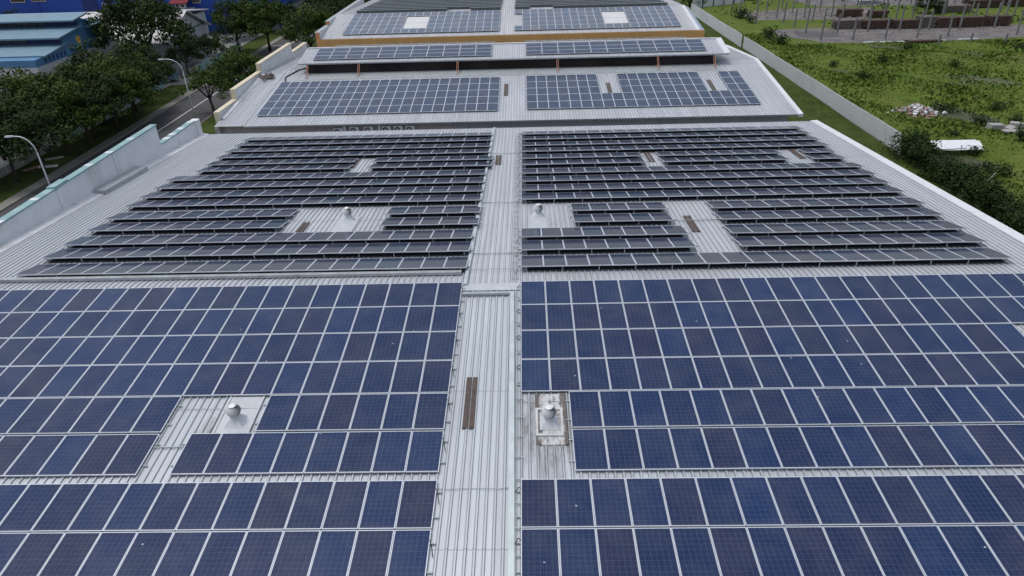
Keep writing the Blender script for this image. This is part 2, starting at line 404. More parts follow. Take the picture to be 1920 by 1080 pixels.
random.seed(3)
y = 0
while y < 46:
    mb = MB(); mb.box(PX0-.065, PX1+.075, y, y+.35, 10.512, 10.517); par(mb.build('coping_patch', M['white_paint']), near_b); y += random.uniform(2.2, 3.0)
for y in (48.2, 49.2, 50.6, 52.3): mb = MB(); mb.box(PX0-.065, PX1+.075, y, y+.45, 9.122, 9.127); par(mb.build('coping_patch', M['white_paint']), near_b)
mb = MB()   # flashing at the parapet foot
for ya, za, yb, zb in ((-4.5, zn(-4.5), YR, ZR), (YR, ZR, 53.6, zf(53.6))):
    mb.hexa([(PX1, ya, za-.05), (-25.45, ya, za-.05), (-25.45, yb, zb-.05), (PX1, yb, zb-.05)], [(PX1, ya, za+.16), (-25.45, ya, za+.05), (-25.45, yb, zb+.05), (PX1, yb, zb+.16)])
par(mb.build('flashing', M['flash']), near_b)
mb = MB(); mb.hexa([(PX1+.1, 38.2, zf(38.2)), (-25.3, 38.2, zf(38.2)), (-25.3, 43.4, zf(43.4)), (PX1+.1, 43.4, zf(43.4))],
                   [(PX1+.1, 38.2, zf(38.2)+.34), (-25.3, 38.2, zf(38.2)+.30), (-25.3, 43.4, zf(43.4)+.30), (PX1+.1, 43.4, zf(43.4)+.34)])
tag(mb.build('duct_box', M['galv'], bevel=.02), 'long low grey metal box lying along the foot of white parapet', 'duct')

# ------------------------------------------------------------------ panels
PWD, PLN = .992, 1.65
M['alu_bright'] = plain('alu_bright', (.60, .64, .70), .4, .3, .05, 3)
def panel_meshes(tagname, glass, rim=.034):
    fr = MB(); x, y, r, h = PWD/2, PLN/2, rim, .042
    fr.box(-x, x, -y, -y+r, 0, h); fr.box(-x, x, y-r, y, 0, h); fr.box(-x, -x+r, -y+r, y-r, 0, h); fr.box(x-r, x, -y+r, y-r, 0, h)
    gl = MB(); gl.box(-x+r, x-r, -y+r, y-r, .012, h-.006)
    both = MB(); both.v = list(fr.v); both.f = list(fr.f); both.mi = list(fr.mi)
    both.add(gl.v, gl.f, 1)
    return fr.mesh('frame', M['alu_bright']), gl.mesh('cells', glass), both.mesh('panel_'+tagname, [M['alu_bright'], glass])
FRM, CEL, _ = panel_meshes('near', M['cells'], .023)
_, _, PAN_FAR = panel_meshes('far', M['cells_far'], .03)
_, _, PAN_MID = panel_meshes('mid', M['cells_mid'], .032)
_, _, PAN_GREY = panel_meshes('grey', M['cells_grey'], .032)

NT = [24.82, 23.16, 21.49, 19.82, 18.14, 16.42, 14.46, 12.77]     # upper edges of the near rows
PITCHX = 1.0085
def near_row(side, r):
    if side < 0:
        st = [(-2.73-k*PITCHX-PWD/2) for k in range(20)]
        if r == 4: st = [x for x in st if x > -8.9 or x < -11.9]
        if r == 5:
            st = [x for x in st if x > -10.85]+[x for x in st if x < -11.95]
    else:
        st = [(-.30+k*PITCHX+PWD/2) for k in range(21)]
        if r in (4, 5): st = [1.30+k*PITCHX+PWD/2 for k in range(19)]
        if r == 2: st = [x for x in st if x < 17.9 or x > 20]
    return st
npan = 0
for r, yt in enumerate(NT):
    yc = yt-PLN/2*math.cos(T); zc = zn(yc)+.075
    halfw = 1.0
    for side in (-1, 1):
        st = near_row(side, r)
        lim_l = onY(0, 540, yc)[0]
        # visible width of this row plus a margin
        dvis = (CAMZ-zn(yc))
        pl = ray(0, 0); 
        xs_vis = 0.82*math.hypot(dvis, yc)+1.6
        n = 0; n2 = 0
        for k, xc in enumerate(st):
            if abs(xc) > xs_vis: continue
            n += 1
            word = 'left' if side < 0 else 'right'
            t = thing('solar_panel', (xc, yc, zc+random.uniform(0, .006)), 'blue solar panel %s from walkway, %s row below ridge, %s of walkway' % (ORD[n-1], ORD[r], word), 'solar panel', 'framed solar panels laid flat on the near slope')
            t.rotation_euler = (T+random.uniform(-.002, .002), random.uniform(-.0015, .0015), random.uniform(-.001, .001))
            inst('frame', FRM, t); inst('cells', CEL, t); npan += 1
        # two rails under each row, in runs that stop at gaps
        runs = []; cur = [st[0]]
        for a in sorted(st)[1:] if False else st[1:]:
            if abs(abs(a-cur[-1])-PITCHX) < .05: cur.append(a)
            else: runs.append(cur); cur = [a]
        runs.append(cur)
        for ri, run in enumerate(runs):
            x0, x1 = min(run)-PWD/2-.16, max(run)+PWD/2+.16
            if min(abs(x0), abs(x1)) > xs_vis+1: continue
            for q, fr_ in enumerate((.24, .76)):
                yy = yt-PLN*fr_; mb = MB(); mb.box(x0, x1, yy-.02, yy+.02, zn(yy)+.036, zn(yy)+.072)
                for xf in np.arange(x0+.3, x1, 1.5): mb.box(xf-.03, xf+.03, yy-.05, yy+.05, zn(yy)+.0, zn(yy)+.05)
                tag(mb.build('mounting_rail', M['galv']), '%s metal rail under %s row of flat panels below ridge, %s of walkway' % (('upper', 'lower')[q], ORD[r], word) if len(runs) == 1 else '%s metal rail under %s flat row, %s of walkway, %s turbine gap' % (('upper', 'lower')[q], ORD[r], word, ('inside', 'outside')[ri]), 'rail', 'mounting rails under flat panels')
# racks on the far slope
RY = [26.0, 27.85, 29.45, 31.35, 33.05, 35.05, 36.65, 38.35, 40.0, 41.95, 43.45, 45.22, 46.85, 48.65, 50.25]
TILT = R(11.3); PXF = .9955
def rack(x0, x1, r, label):
    n = int(round((x1-x0)/PXF)); y0 = RY[r]; zroof = zf(y0); hz = .31
    t = thing('solar_rack', (x0, y0, zroof), label, 'solar rack', 'tilted solar racks on the far slope')
    for k in range(n):
        inst('panel', PAN_FAR, t, ((k+.5)*PXF, PLN/2*math.cos(TILT), hz-.04-PLN/2*math.sin(TILT)+random.uniform(-.004, .004)), (-TILT+random.uniform(-.004, .004), 0, 0))
    mb = MB(); L = n*PXF
    for yy in (.30, 1.32):
        zz = hz-.045-yy*math.tan(TILT); mb.box(-.14, L+.14, yy-.02, yy+.02, zz-.05, zz)
    k = 0
    xs = np.linspace(.25, L-.25, max(2, int(round(L/1.65))+1))
    for xx in xs:
        mb.box(xx-.02, xx+.02, .06, .10, .0, hz-.05)
        mb.box(xx-.02, xx+.02, 1.40, 1.44, -.09, hz-.045-1.42*math.tan(TILT))
        mb.hexa([(xx-.015, .06, hz-.10), (xx+.015, .06, hz-.10), (xx+.015, 1.44, hz-.10-1.38*math.tan(TILT)), (xx-.015, 1.44, hz-.10-1.38*math.tan(TILT))],
                [(xx-.015, .06, hz-.055), (xx+.015, .06, hz-.055), (xx+.015, 1.44, hz-.055-1.38*math.tan(TILT)), (xx-.015, 1.44, hz-.055-1.38*math.tan(TILT))])
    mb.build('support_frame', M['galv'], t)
    # added dark sheet on the roof, imitating the shade under the panels
    mb = MB(); mb.hexa([(.25, .10, .036-.10*SL), (L-.25, .10, .036-.10*SL), (L-.25, 1.35, .036-1.35*SL), (.25, 1.35, .036-1.35*SL)], [(.25, .10, .06-.10*SL), (L-.25, .10, .06-.10*SL), (L-.25, 1.35, .06-1.35*SL), (.25, 1.35, .06-1.35*SL)]); mb.build('gap_shade_sheet', M['gap_shade'], t)
    return t
for r in range(15):
    o = ORD[r]
    xl0 = -22.55 if r < 7 else (-22.1 if r < 9 else (-21.0 if r in (9, 10) else -21.95))
    xl1 = -2.65 if r < 3 else -2.55
    n = int(round((xl1-xl0)/PXF)); xl0 = xl1-n*PXF
    if r in (3, 4):
        rack(xl0, -12.8, r, 'left-hand piece of tilted rack, %s row beyond ridge, ending before ball-shaped vent' % o)
        rack(-7.43, xl1, r, 'short tilted rack between ball-shaped vent and walkway, %s row beyond ridge, left side' % o)
    elif r in (9, 10):
        rack(xl0, -11.85, r, 'left-hand piece of broken tilted rack, %s row beyond ridge, left of walkway' % o)
        rack(-10.2, xl1, r, 'right-hand piece of broken tilted rack, %s row beyond ridge, left of walkway' % o)
    else:
        rack(xl0, xl1, r, 'unbroken tilted solar rack, %s row beyond ridge, left of walkway' % o)
    xr0 = -.31; xr1 = 20.55
    if r in (3, 4):
        rack(2.36, 7.3, r, 'short tilted rack of five panels right of ball vent, %s row beyond ridge' % o)
        rack(9.7, 20.45, r, 'outer tilted rack right of brown light strip, %s row beyond ridge, right side' % o)
    elif r in (1, 2):
        rack(xr0, 7.64, r, 'tilted rack of eight panels beside walkway, %s row beyond ridge, right side' % o)
        rack(9.69, 20.55, r, 'outer tilted rack right of brown light strip, %s row beyond ridge, right side' % o)
    elif r in (9, 10):
        rack(xr0, 7.6, r, 'inner piece of tilted rack beside walkway, %s row beyond ridge, right side' % o)
        rack(8.8, 16.6, r, 'middle piece of tilted rack between two light strips, %s row beyond ridge' % o)
        rack(18.35, 20.4, r, 'outermost two-panel tilted rack, %s row beyond ridge, right side' % o)
    else:
        rack(xr0, xr1, r, 'unbroken tilted solar rack, %s row beyond ridge, right of walkway' % o)
# panel rows on the middle roof
def flat_rows(me, zfun, slope, y_low, segs_by_row, names, pitch, group, side, off=.11):
    for r, segs in enumerate(segs_by_row):
        yc = y_low+(r+.5)*1.672*math.cos(slope)
        for si, (x0, n) in enumerate(segs):
            t = thing('panel_row', (x0, yc, zfun(yc)+off), names(r, si, len(segs)), 'solar panel row', group)
            for k in range(n):
                inst('panel', me, t, ((k+.5)*pitch, 0, 0), (slope, 0, 0))
            mb = MB()
            for yy in (-.42, .42): mb.box(-.1, n*pitch+.1, yy-.02, yy+.02, yy*math.tan(slope)-.07, yy*math.tan(slope)-.005)
            mb.build('rail', M['galv'], t)
S2 = math.atan(.124)
flat_rows(PAN_MID, z2, S2, 61.15, [[(-24.33, 22)]]*5, lambda r, s, n: 'flat row of twenty-two panels, %s from the eave, left half of middle roof' % ORD[r], .9955, 'flat panel rows on the middle roof', 'left')
full = [(.13, 21)]; brk = [(.13, 7), (.13+9*.9955, 8), (.13+19*.9955, 2)]
flat_rows(PAN_MID, z2, S2, 61.3, [full, full, brk, brk, brk], lambda r, s, n: ('flat row of twenty-one panels, %s from the eave, right half of middle roof' % ORD[r]) if n == 1 else ('%s piece of %s panel row from eave, right half of middle roof' % (('inner', 'central', 'outermost')[s], ORD[r])), .9955, 'flat panel rows on the middle roof', 'right')
S3 = math.atan(.138)
h = [(-21.85, 7), (-21.85+10*.995, 9)]; f19 = [(-21.85, 19)]
flat_rows(PAN_GREY, z3, S3, 86.3, [f19, h, h, h, f19], lambda r, s, n: ('flat grey panel row, %s from the eave, left half of yellow-walled roof' % ORD[r]) if n == 1 else ('grey panel row %s white square skylight, %s from eave, left of yellow-walled roof' % (('left of', 'right of')[s], ORD[r])), .995, 'flat panel rows on the yellow-walled roof', 'left', .13)
h = [(-1.15+.995, 10), (-1.15+14*.995, 6)]; f20 = [(-1.15, 20)]
flat_rows(PAN_GREY, z3, S3, 86.3, [f20, h, h, h, f20], lambda r, s, n: ('flat grey panel row, %s from the eave, right half of yellow-walled roof' % ORD[r]) if n == 1 else ('grey panel row %s white square skylight, %s from eave, right of yellow-walled roof' % (('left of', 'right of')[s], ORD[r])), .995, 'flat panel rows on the yellow-walled roof', 'right', .13)

# ------------------------------------------------------------------ roof fittings: light strips, vents, trays
def strip(x, y0, y1, zfun, label, w_=.19):
    t = thing('roof_light_strip', (x, y0, zfun(y0)), label, 'roof light', 'brown roof light strips')
    z0 = zfun(y0)
    for s in (-1, 1):
        mb = MB(); a = s*.105-.085; b = s*.105+.085
        mb.hexa([(a, 0, .03), (b, 0, .03), (b, y1-y0, zfun(y1)-z0+.03), (a, y1-y0, zfun(y1)-z0+.03)], [(a, 0, .06), (b, 0, .06), (b, y1-y0, zfun(y1)-z0+.06), (a, y1-y0, zfun(y1)-z0+.06)])
        mb.build('louvre_strip', M['vent_brown'], t)
strip(-1.98, 16.57, 18.98, zn, 'long brown double light strip on near walkway below the ridge')
strip(-11.55, 30.6, 32.65, zf, 'brown light strip left of ball vent, partly hidden behind tilted rack')
strip(8.24, 30.35, 32.6, zf, 'brown light strip on bare roof between right-hand tilted racks near ridge')
strip(-11.55, 42.9, 45.35, zf, 'brown light strip in the gap of broken left-hand racks')
strip(8.22, 42.9, 45.25, zf, 'brown light strip in the inner gap of far right-hand racks')
strip(17.98, 42.9, 45.15, zf, 'brown light strip in the outer gap of far right-hand racks')
strip(-1.85, 42.95, 45.25, zf, 'small brown light strip on the far part of walkway')
strip(-1.8, 64.85, 67.8, z2, 'brown light strip on the walkway of the middle roof')
strip(8.03, 64.85, 67.5, z2, 'brown light strip in the inner panel gap of the middle roof')
strip(17.72, 64.9, 67.65, z2, 'brown light strip in the outer panel gap of the middle roof')

def turbine_parts(root):
    mb = MB()      # pyramid base
    mb.hexa([(-.31, -.31, 0), (.31, -.31, 0), (.31, .31, 0), (-.31, .31, 0)], [(-.17, -.17, .22), (.17, -.17, .22), (.17, .17, .22), (-.17, .17, .22)])
    mb.lathe([(.15, .21), (.15, .31)], 0, 0, 20)
    mb.build('base', M['white_paint'], root, bevel=.015)
    mb = MB(); n = 22
    for k in range(n):    # curved vanes over a ball outline
        for i in range(7):
            a0 = math.pi*(.12+.74*i/7); a1 = math.pi*(.12+.74*(i+1)/7)
            def P(a, d): 
                tw = 2*math.pi*k/n+d+.5*(a-math.pi/2)
                return (.235*math.sin(a)*math.cos(tw), .235*math.sin(a)*math.sin(tw), .49+.22*math.cos(a))
            def Q(a, d):
                tw = 2*math.pi*k/n+d+.5*(a-math.pi/2)
                return (.19*math.sin(a)*math.cos(tw), .19*math.sin(a)*math.sin(tw), .49+.185*math.cos(a))
            mb.add([P(a0, 0), P(a1, 0), Q(a1, .24), Q(a0, .24)], [(0, 1, 2, 3)])
    mb.build('vane_ball', M['white_metal'], root)
    mb = MB(); mb.lathe([(0, .717), (.08, .712), (.125, .69), (.115, .675)], 0, 0, 20); mb.build('cap', M['white_metal'], root)
    mb = MB(); mb.lathe([(.15, .27), (.165, .28), (.165, .31), (.14, .32), (0, .32)], 0, 0, 20)
    mb.build('collar', M['white_metal'], root)
    mb = MB(); mb.lathe([(0, .31), (.11, .32), (.155, .41), (.16, .51), (.13, .61), (0, .66)], 0, 0, 16); mb.build('core', M['dark'], root)
tv = thing('turbine_vent', (0.60, 16.75, zn(16.75)), 'silver ball-shaped turbine vent on rust-stained white plate beside the near walkway', 'roof vent', 'ball-shaped turbine vents')
turbine_parts(tv)
for (x, y, z, sc, lab) in ((-9.55, 17.0, zn(17.0), 1.0, 'silver turbine vent half hidden behind panels in the left-hand near gap'),
                           (-9.43, 33.0, zf(33.0), 1.0, 'ball-shaped turbine vent on bare roof among the left-hand tilted racks'),
                           (0.60, 32.95, zf(32.95), 1.0, 'ball-shaped turbine vent beside walkway, near the right-hand tilted racks')):
    c = copy_tree(tv); c.location = (x, y, z+.02); c['label'] = lab; c.rotation_euler = (0, 0, random.uniform(-.1, .1)); c.scale = (sc, sc, sc)
tv.location[2] += .03
def plate(x0, x1, y0, y1, zfun, mat, label, rim=True, h=.045):
    t = thing('flashing_plate', ((x0+x1)/2, y0, zfun(y0)), label, 'flashing plate', None)
    mb = MB(); X = (x1-x0)/2; zb = zfun(y1)-zfun(y0)
    mb.hexa([(-X, 0, 0), (X, 0, 0), (X, y1-y0, zb), (-X, y1-y0, zb)], [(-X, 0, h), (X, 0, h), (X, y1-y0, zb+h), (-X, y1-y0, zb+h)])
    mb.build('sheet', mat, t)
    if rim:
        for s in (-1, 1): mb = MB(); mb.hexa([(s*X-.03, 0, h), (s*X+.03, 0, h), (s*X+.03, y1-y0, zb+h), (s*X-.03, y1-y0, zb+h)], [(s*X-.03, 0, h+.03), (s*X+.03, 0, h+.03), (s*X+.03, y1-y0, zb+h+.03), (s*X-.03, y1-y0, zb+h+.03)]); mb.build('seam', mat, t)
    return t
def stain_mat(name, base, col, amt, sc=(3, 1.2, 1)):
    m, nt, b = newmat(name); v = coords(nt)
    s = noise(nt, mapped(nt, v, sc), 2.2, 9, .75); s1 = noise(nt, v, 1.1, 4)
    sx = nd(nt, 'ShaderNodeSeparateXYZ'); nt.links.new(v, sx.inputs[0])
    c = mixc(nt, ramp(nt, s1, .3, .7), tuple(x*.88 for x in base), base)
    e = ramp(nt, mathn(nt, 'ABSOLUTE', sx.outputs[0]), .28, .46)
    f = mathn(nt, 'MULTIPLY', ramp(nt, mathn(nt, 'ADD', s, mathn(nt, 'MULTIPLY', e, .20)), .50, .62), amt)
    c = mixc(nt, f, c, col); nt.links.new(c, b.inputs['Base Color']); b.inputs['Roughness'].default_value = .6
    return m
M['stained'] = stain_mat('stained', (.55, .56, .56), (.10, .085, .08), .95)
plate(.20, 1.14, 15.85, 18.1, zn, M['stained'], 'rust-stained white sheet under the near right-hand turbine vent')
plate(-10.12, -9.0, 16.4, 18.15, zn, M['cap_grey'], 'clean white sheet behind the near left-hand turbine vent')
plate(-10.0, -8.86, 30.95, 33.4, zf, M['cap_grey'], 'pale sheet in front of the far left-hand turbine vent')
plate(.08, 1.02, 30.95, 33.3, zf, M['cap_grey'], 'pale sheet in front of the far right-hand turbine vent')
mb = MB()
t = thing('sealant_frame', (.67, 16.2, zn(16.2)+.05), 'crumbling stained sealant frame around the base of the near turbine vent', 'sealant')
mb = MB()
for (a0, a1, b0, b1) in ((-.50, .36, -.02, .06), (-.50, -.42, .06, 1.2), (.30, .38, .06, 1.2), (-.42, .30, 1.12, 1.2)): 
    mb.hexa([(a0, b0, b0*T), (a1, b0, b0*T), (a1, b1, b1*T), (a0, b1, b1*T)], [(a0, b0, b0*T+.05), (a1, b0, b0*T+.05), (a1, b1, b1*T+.05), (a0, b1, b1*T+.05)])
mb.build('bead', M['dirty_flash'], t)
# cable trays / conduits
def tray(name, pts, w_, h, mat, label, cat='cable tray', lift=.06):
    mb = MB()
    for (x0, y0, z0), (x1, y1, z1) in zip(pts[:-1], pts[1:]):
        d = Vector((x1-x0, y1-y0, 0)).normalized(); p = Vector((-d.y, d.x, 0))*w_/2
        q = [(x0-p.x, y0-p.y, z0+lift), (x1-p.x, y1-p.y, z1+lift), (x1+p.x, y1+p.y, z1+lift), (x0+p.x, y0+p.y, z0+lift)]
        mb.hexa(q, [(a, b, c+h) for a, b, c in q])
        L = math.hypot(x1-x0, y1-y0); n = max(1, int(L/1.9))
        for i in range(n+1):       # brackets under the tray
            f = (i+.02)/(n+.04); X, Y, Z = x0+(x1-x0)*f, y0+(y1-y0)*f, z0+(z1-z0)*f
            mb.box(X-w_*.35-.02, X+w_*.35+.02, Y-.03, Y+.03, Z-.0, Z+lift+.002)
    return tag(mb.build(name, mat), label, cat)
tray('cable_tray', [(-25.2, 25.88, zf(25.88)), (-2.86, 25.88, zf(25.88))], .20, .13, M['galv'], 'long galvanised cable tray running along the ridge left of walkway')
tray('cable_tray', [(-2.47, 53.4, zf(53.4)), (-2.62, 24.7, zf(24.7))], .16, .09, M['galv_light'], 'straight pale cable tray along the left edge of the far walkway')
tray('cable_tray', [(-2.66, 24.0, zn(24.0)), (-.72, 24.0, zn(24.0))], .16, .09, M['galv'], 'short cable tray crossing the walkway just below the ridge')
tray('cable_tray', [(-.66, 24.1, zn(24.1)), (-.50, 6, zn(6))], .17, .08, M['galv_light'], 'pale cable tray down the right edge of the near walkway')
def pipe(pts, r, mat, name, label, cat, group=None):
    mb = MB(); mb.tube(pts, r, 8, 0); return tag(mb.build(name, mat, smooth=True), label, cat, group)
for y, x0, x1, zf_, lab in ((35.25, -2.5, .35, zf, 'thin conduit across the walkway beside the tenth rack from far end'), (28.05, -2.55, -.15, zf, 'thin conduit across the walkway just beyond the ridge'),
                           (45.7, -2.5, -.3, zf, 'thin conduit across the far end of the walkway'), (31.9, 7.0, 9.9, zf, 'thin conduit crossing the bare roof between right-hand racks near turbine row'),
                           (27.6, 7.4, 9.9, zf, 'thin conduit crossing the bare roof between right-hand racks near ridge'),
                           (15.9, -12.2, -10.5, zn, 'short conduit bridging the left-hand near panel gap')):
    pipe([(x0, y, zf_(y)+.07), ((x0+x1)/2, y, zf_(y)+.065), (x1, y, zf_(y)+.07)], .022, M['galv'], 'conduit', lab, 'conduit', 'thin roof conduits')
for y, x0, x1, zf_, lab in ((14.2, -3.2, -.6, zn, 'sagging safety cable across the lower near walkway'), (26.35, -2.5, -.6, zf, 'safety cable across walkway just behind the ridge cap'),
                           (24.3, -2.6, -.7, zn, 'safety cable across walkway on the ridge cap front edge'), (17.75, -.45, 1.2, zn, 'safety cable crossing the stained plate behind the near turbine vent'),
                           (17.6, -11.9, -8.9, zn, 'safety cable crossing the left-hand near gap behind vent'), (31.9+1.0, -12.4, -7.6, zf, 'safety cable beside the far left-hand turbine vent')):
    pts = [(x0+(x1-x0)*i/8, y+.02*math.sin(i*1.7), zf_(y)+.05+.012*math.cos(i*2.1)) for i in range(9)]
    pipe(pts, .011, M['galv'], 'safety_cable', lab, 'cable', 'safety cables across the roof')
# cable ladders beside the panel edges
def ladder(x, y0, y1, zfun, label, w_=.22):
    mb = MB()
    for s in (-1, 1):
        mb.hexa([(x+s*w_/2-.012, y0, zfun(y0)+.04), (x+s*w_/2+.012, y0, zfun(y0)+.04), (x+s*w_/2+.012, y1, zfun(y1)+.04), (x+s*w_/2-.012, y1, zfun(y1)+.04)],
                [(x+s*w_/2-.012, y0, zfun(y0)+.07), (x+s*w_/2+.012, y0, zfun(y0)+.07), (x+s*w_/2+.012, y1, zfun(y1)+.07), (x+s*w_/2-.012, y1, zfun(y1)+.07)])
    for y in np.arange(y0+.1, y1, .84): mb.box(x-w_/2-.04, x+w_/2+.05, y-.02, y+.02, zfun(y)+.071, zfun(y)+.09)
    return tag(mb.build('cable_ladder', M['galv']), label, 'cable ladder', 'narrow cable ladders')
ladder(-.55, 25.2, 51.9, zf, 'narrow cable ladder down the right edge of the far walkway')
ladder(-.36, 6, 24.2, zn, 'narrow cable ladder between pale tray and right-hand near panels', .16)
# cable bundles looping out of the panel rows
def loopc(p0, p1, sag, label, side):
    mb = MB(); pts = []
    for i in range(9):
        f = i/8; pts.append((p0[0]+(p1[0]-p0[0])*f, p0[1]+(p1[1]-p0[1])*f+sag*math.sin(math.pi*f)*.35, p0[2]+(p1[2]-p0[2])*f+abs(sag)*math.sin(math.pi*f*2)*.12+.02))
    mb.tube(pts, .011, 6); tag(mb.build('cable', M['cable'], smooth=True), label, 'cable', 'black cables looping out of the racks')
for r in range(15):
    y = RY[r]
    loopc((-2.62 if r < 3 else -2.75, y+.1, zf(y)+.22), (-2.55, y-.35, zf(y)+.1), .5, 'black cable looping from %s rack beyond ridge to left walkway tray' % ORD[r], -1)
    if r not in (3, 4): loopc((-.30, y+.1, zf(y)+.2), (-.55, y-.25, zf(y)+.08), .4, 'black cable looping from %s rack beyond ridge to right ladder' % ORD[r], 1)
for r in range(8):
    y = NT[r]-.35
    loopc((-2.78, y, zn(y)+.06), (-2.62, y-.45, zn(y)+.03), .5, 'black cable at walkway end of %s flat row below ridge, left side' % ORD[r], -1)
    if r not in (4, 5): loopc((-.31, y, zn(y)+.06), (-.46, y-.1, zn(y)+.09), .3, 'black cable at walkway end of %s flat row below ridge, right side' % ORD[r], 1)

# ------------------------------------------------------------------ middle building
mid = thing('factory_building', (-1.5, 73, 0), 'middle factory with raised roof monitor, cream-capped stepped parapet and two flat panel fields', 'building')
Y2R = 73.2
mb = MB(); corrugated(mb, -24.95, 23.7, 59.15, z2(59.15), 70.2, z2(70.2)); corrugated(mb, -24.95, -22.8, 70.2, z2(70.2), Y2R, z2(Y2R)); corrugated(mb, 19.6, 23.7, 70.2, z2(70.2), Y2R, z2(Y2R))
corrugated(mb, -24.95, 23.7, Y2R+.001, z2(Y2R), 85.0, z2(Y2R)-.07*(85-Y2R)); par(mb.build('roof', M['roof_mid']), mid)
mb = MB(); z0 = 70.2
mb.hexa([(-22.8, 70.2, z2(70.2)-.1), (19.6, 70.2, z2(70.2)-.1), (19.6, 72.1, z2(72.1)-.1), (-22.8, 72.1, z2(72.1)-.1)], [(-22.8, 70.2, z2(70.2)+.04), (19.6, 70.2, z2(70.2)+.04), (19.6, 72.1, z2(72.1)+.04), (-22.8, 72.1, z2(72.1)+.04)])
par(mb.build('flashing', M['galv']), mid)
mb = MB(); corrugated(mb, -27.58, -25.05, 59.35, z2(59.35)-.05, 73, z2(73)-.30); corrugated(mb, -27.58, -25.05, 73.001, z2(73)-.30, 85, z2(73)-1.0)
par(mb.build('side_roof', M['roof_mid']), mid)
mb = MB(); mb.hexa([(-25.12, 59.3, z2(59.3)-.06), (-24.88, 59.3, z2(59.3)-.06), (-24.88, Y2R, z2(Y2R)-.06), (-25.12, Y2R, z2(Y2R)-.06)], [(-25.12, 59.3, z2(59.3)+.03), (-24.88, 59.3, z2(59.3)+.05), (-24.88, Y2R, z2(Y2R)+.05), (-25.12, Y2R, z2(Y2R)+.03)])
par(mb.build('valley_gutter', M['galv']), mid)
mb = MB(); mb.hexa([(-27.55, 61, z2(61)-.06), (-27.2, 61, z2(61)-.06), (-27.2, 73, z2(73)-.3), (-27.55, 73, z2(73)-.3)], [(-27.55, 61, z2(61)+.1), (-27.2, 61, z2(61)), (-27.2, 73, z2(73)-.24), (-27.55, 73, z2(73)-.1)])
par(mb.build('flashing', M['flash']), mid)
mb = MB()
for ya, za, yb, zb in ((59.1, z2(59.1), Y2R, z2(Y2R)), (Y2R, z2(Y2R), 85, z2(Y2R)-.07*(85-Y2R))):
    mb.hexa([(23.66, ya, za-.2), (24.05, ya, za-.2), (24.05, yb, zb-.2), (23.66, yb, zb-.2)], [(23.66, ya, za+.05), (24.05, ya, za+.08), (24.05, yb, zb+.08), (23.66, yb, zb+.05)])
par(mb.build('barge_board', M['white_paint']), mid)
mb = MB(); mb.prism_x([(59.6, 0), (84.9, 0), (84.9, 7.4), (Y2R, z2(Y2R)-.12), (59.6, z2(59.6)-.12)], -24.9, -6.52); par(mb.build('wall', M['pink_wall']), mid)
mb = MB(); mb.prism_x([(59.6, 0), (84.9, 0), (84.9, 7.4), (Y2R, z2(Y2R)-.12), (59.6, z2(59.6)-.12)], -6.5, 23.0)
for i in range(int(29.4/.22)): x = -6.45+i*.22; mb.box(x, x+.08, 59.565, 59.598, .1, z2(59.6)-.12)
par(mb.build('wall', M['grey_clad']), mid)
mb = MB()
for x in (-16.05, -12.95): mb = MB(); mb.box(x-.12, x+.12, 59.42, 59.598, 0, z2(59.6)-.16); par(mb.build('pilaster', M['white_paint']), mid)
mb = MB(); mb.box(-24.9, 23.7, 59.22, 59.36, z2(59.25)-.16, z2(59.25)-.02); par(mb.build('gutter', M['galv']), mid)
# stepped parapet
mb = MB(); cp = MB()
for y0, y1, zt in ((60.85, 65.4, 7.5), (65.4, 73.1, 8.42), (73.1, 84.3, 9.18), (84.3, 90.4, 8.15)):
    mb.box(-27.9, -27.6, y0, y1, 0, zt); cp.box(-28.0, -27.5, y0-.06, y1, zt+.002, zt+.10)
for y0, z0_, z1_ in ((60.85, 6.4, 7.5), (65.4, 7.5, 8.42), (73.1, 8.42, 9.18)): cp.box(-27.98, -27.52, y0-.10, y0-.002, z0_, z1_+.0)
par(mb.build('parapet_wall', M['parapet']), mid); par(cp.build('coping', M['cream']), mid)
mb = MB(); 
mb.box(-27.5, -25.0, 59.9, 60.2, 0, z2(60)-.12); mb.box(-27.62, -27.2, 59.5, 59.9, 0, 6.5)
par(mb.build('corner_wall', M['concrete']), mid)
# roof monitor
mo = MB(); ME = 71.8
zm = lambda y: 9.38+.17*(y-ME)
corrugated(mo, -23.2, 20.6, ME, zm(ME), 76.0, zm(76)); corrugated(mo, -23.2, 20.6, 76.001, zm(76), 80.2, zm(76)-.7)
par(mo.build('monitor_roof', M['roof_mid']), mid)
mb = MB(); mb.box(-23.2, 20.6, ME+.02, ME+.10, zm(ME)-.12, zm(ME)-.01); par(mb.build('monitor_fascia', M['galv']), mid)
mb = MB(); mb.hexa([(20.2, ME, zm(ME)), (20.75, ME, zm(ME)), (20.75, 76, zm(76)), (20.2, 76, zm(76))], [(20.2, ME, zm(ME)+.06), (20.75, ME, zm(ME)+.1), (20.75, 76, zm(76)+.1), (20.2, 76, zm(76)+.06)])
mb.box(-23.1, 20.5, 75.85, 76.15, zm(76)+.0, zm(76)+.08)
par(mb.build('monitor_cap', M['white_paint']), mid)
mb = MB(); mb.prism_x([(72.1, z2(72)-.3), (79.8, 7.0), (79.8, zm(76)-.75), (76, zm(76)-.1), (72.1, zm(72.1)-.06)], -22.35, 19.3)
for i in range(7): zz = z2(72)+.05+i*.155; mb.box(-21.8, 19.2, 72.03, 72.098, zz, zz+.05)
par(mb.build('louvre_wall', M['louvre']), mid)
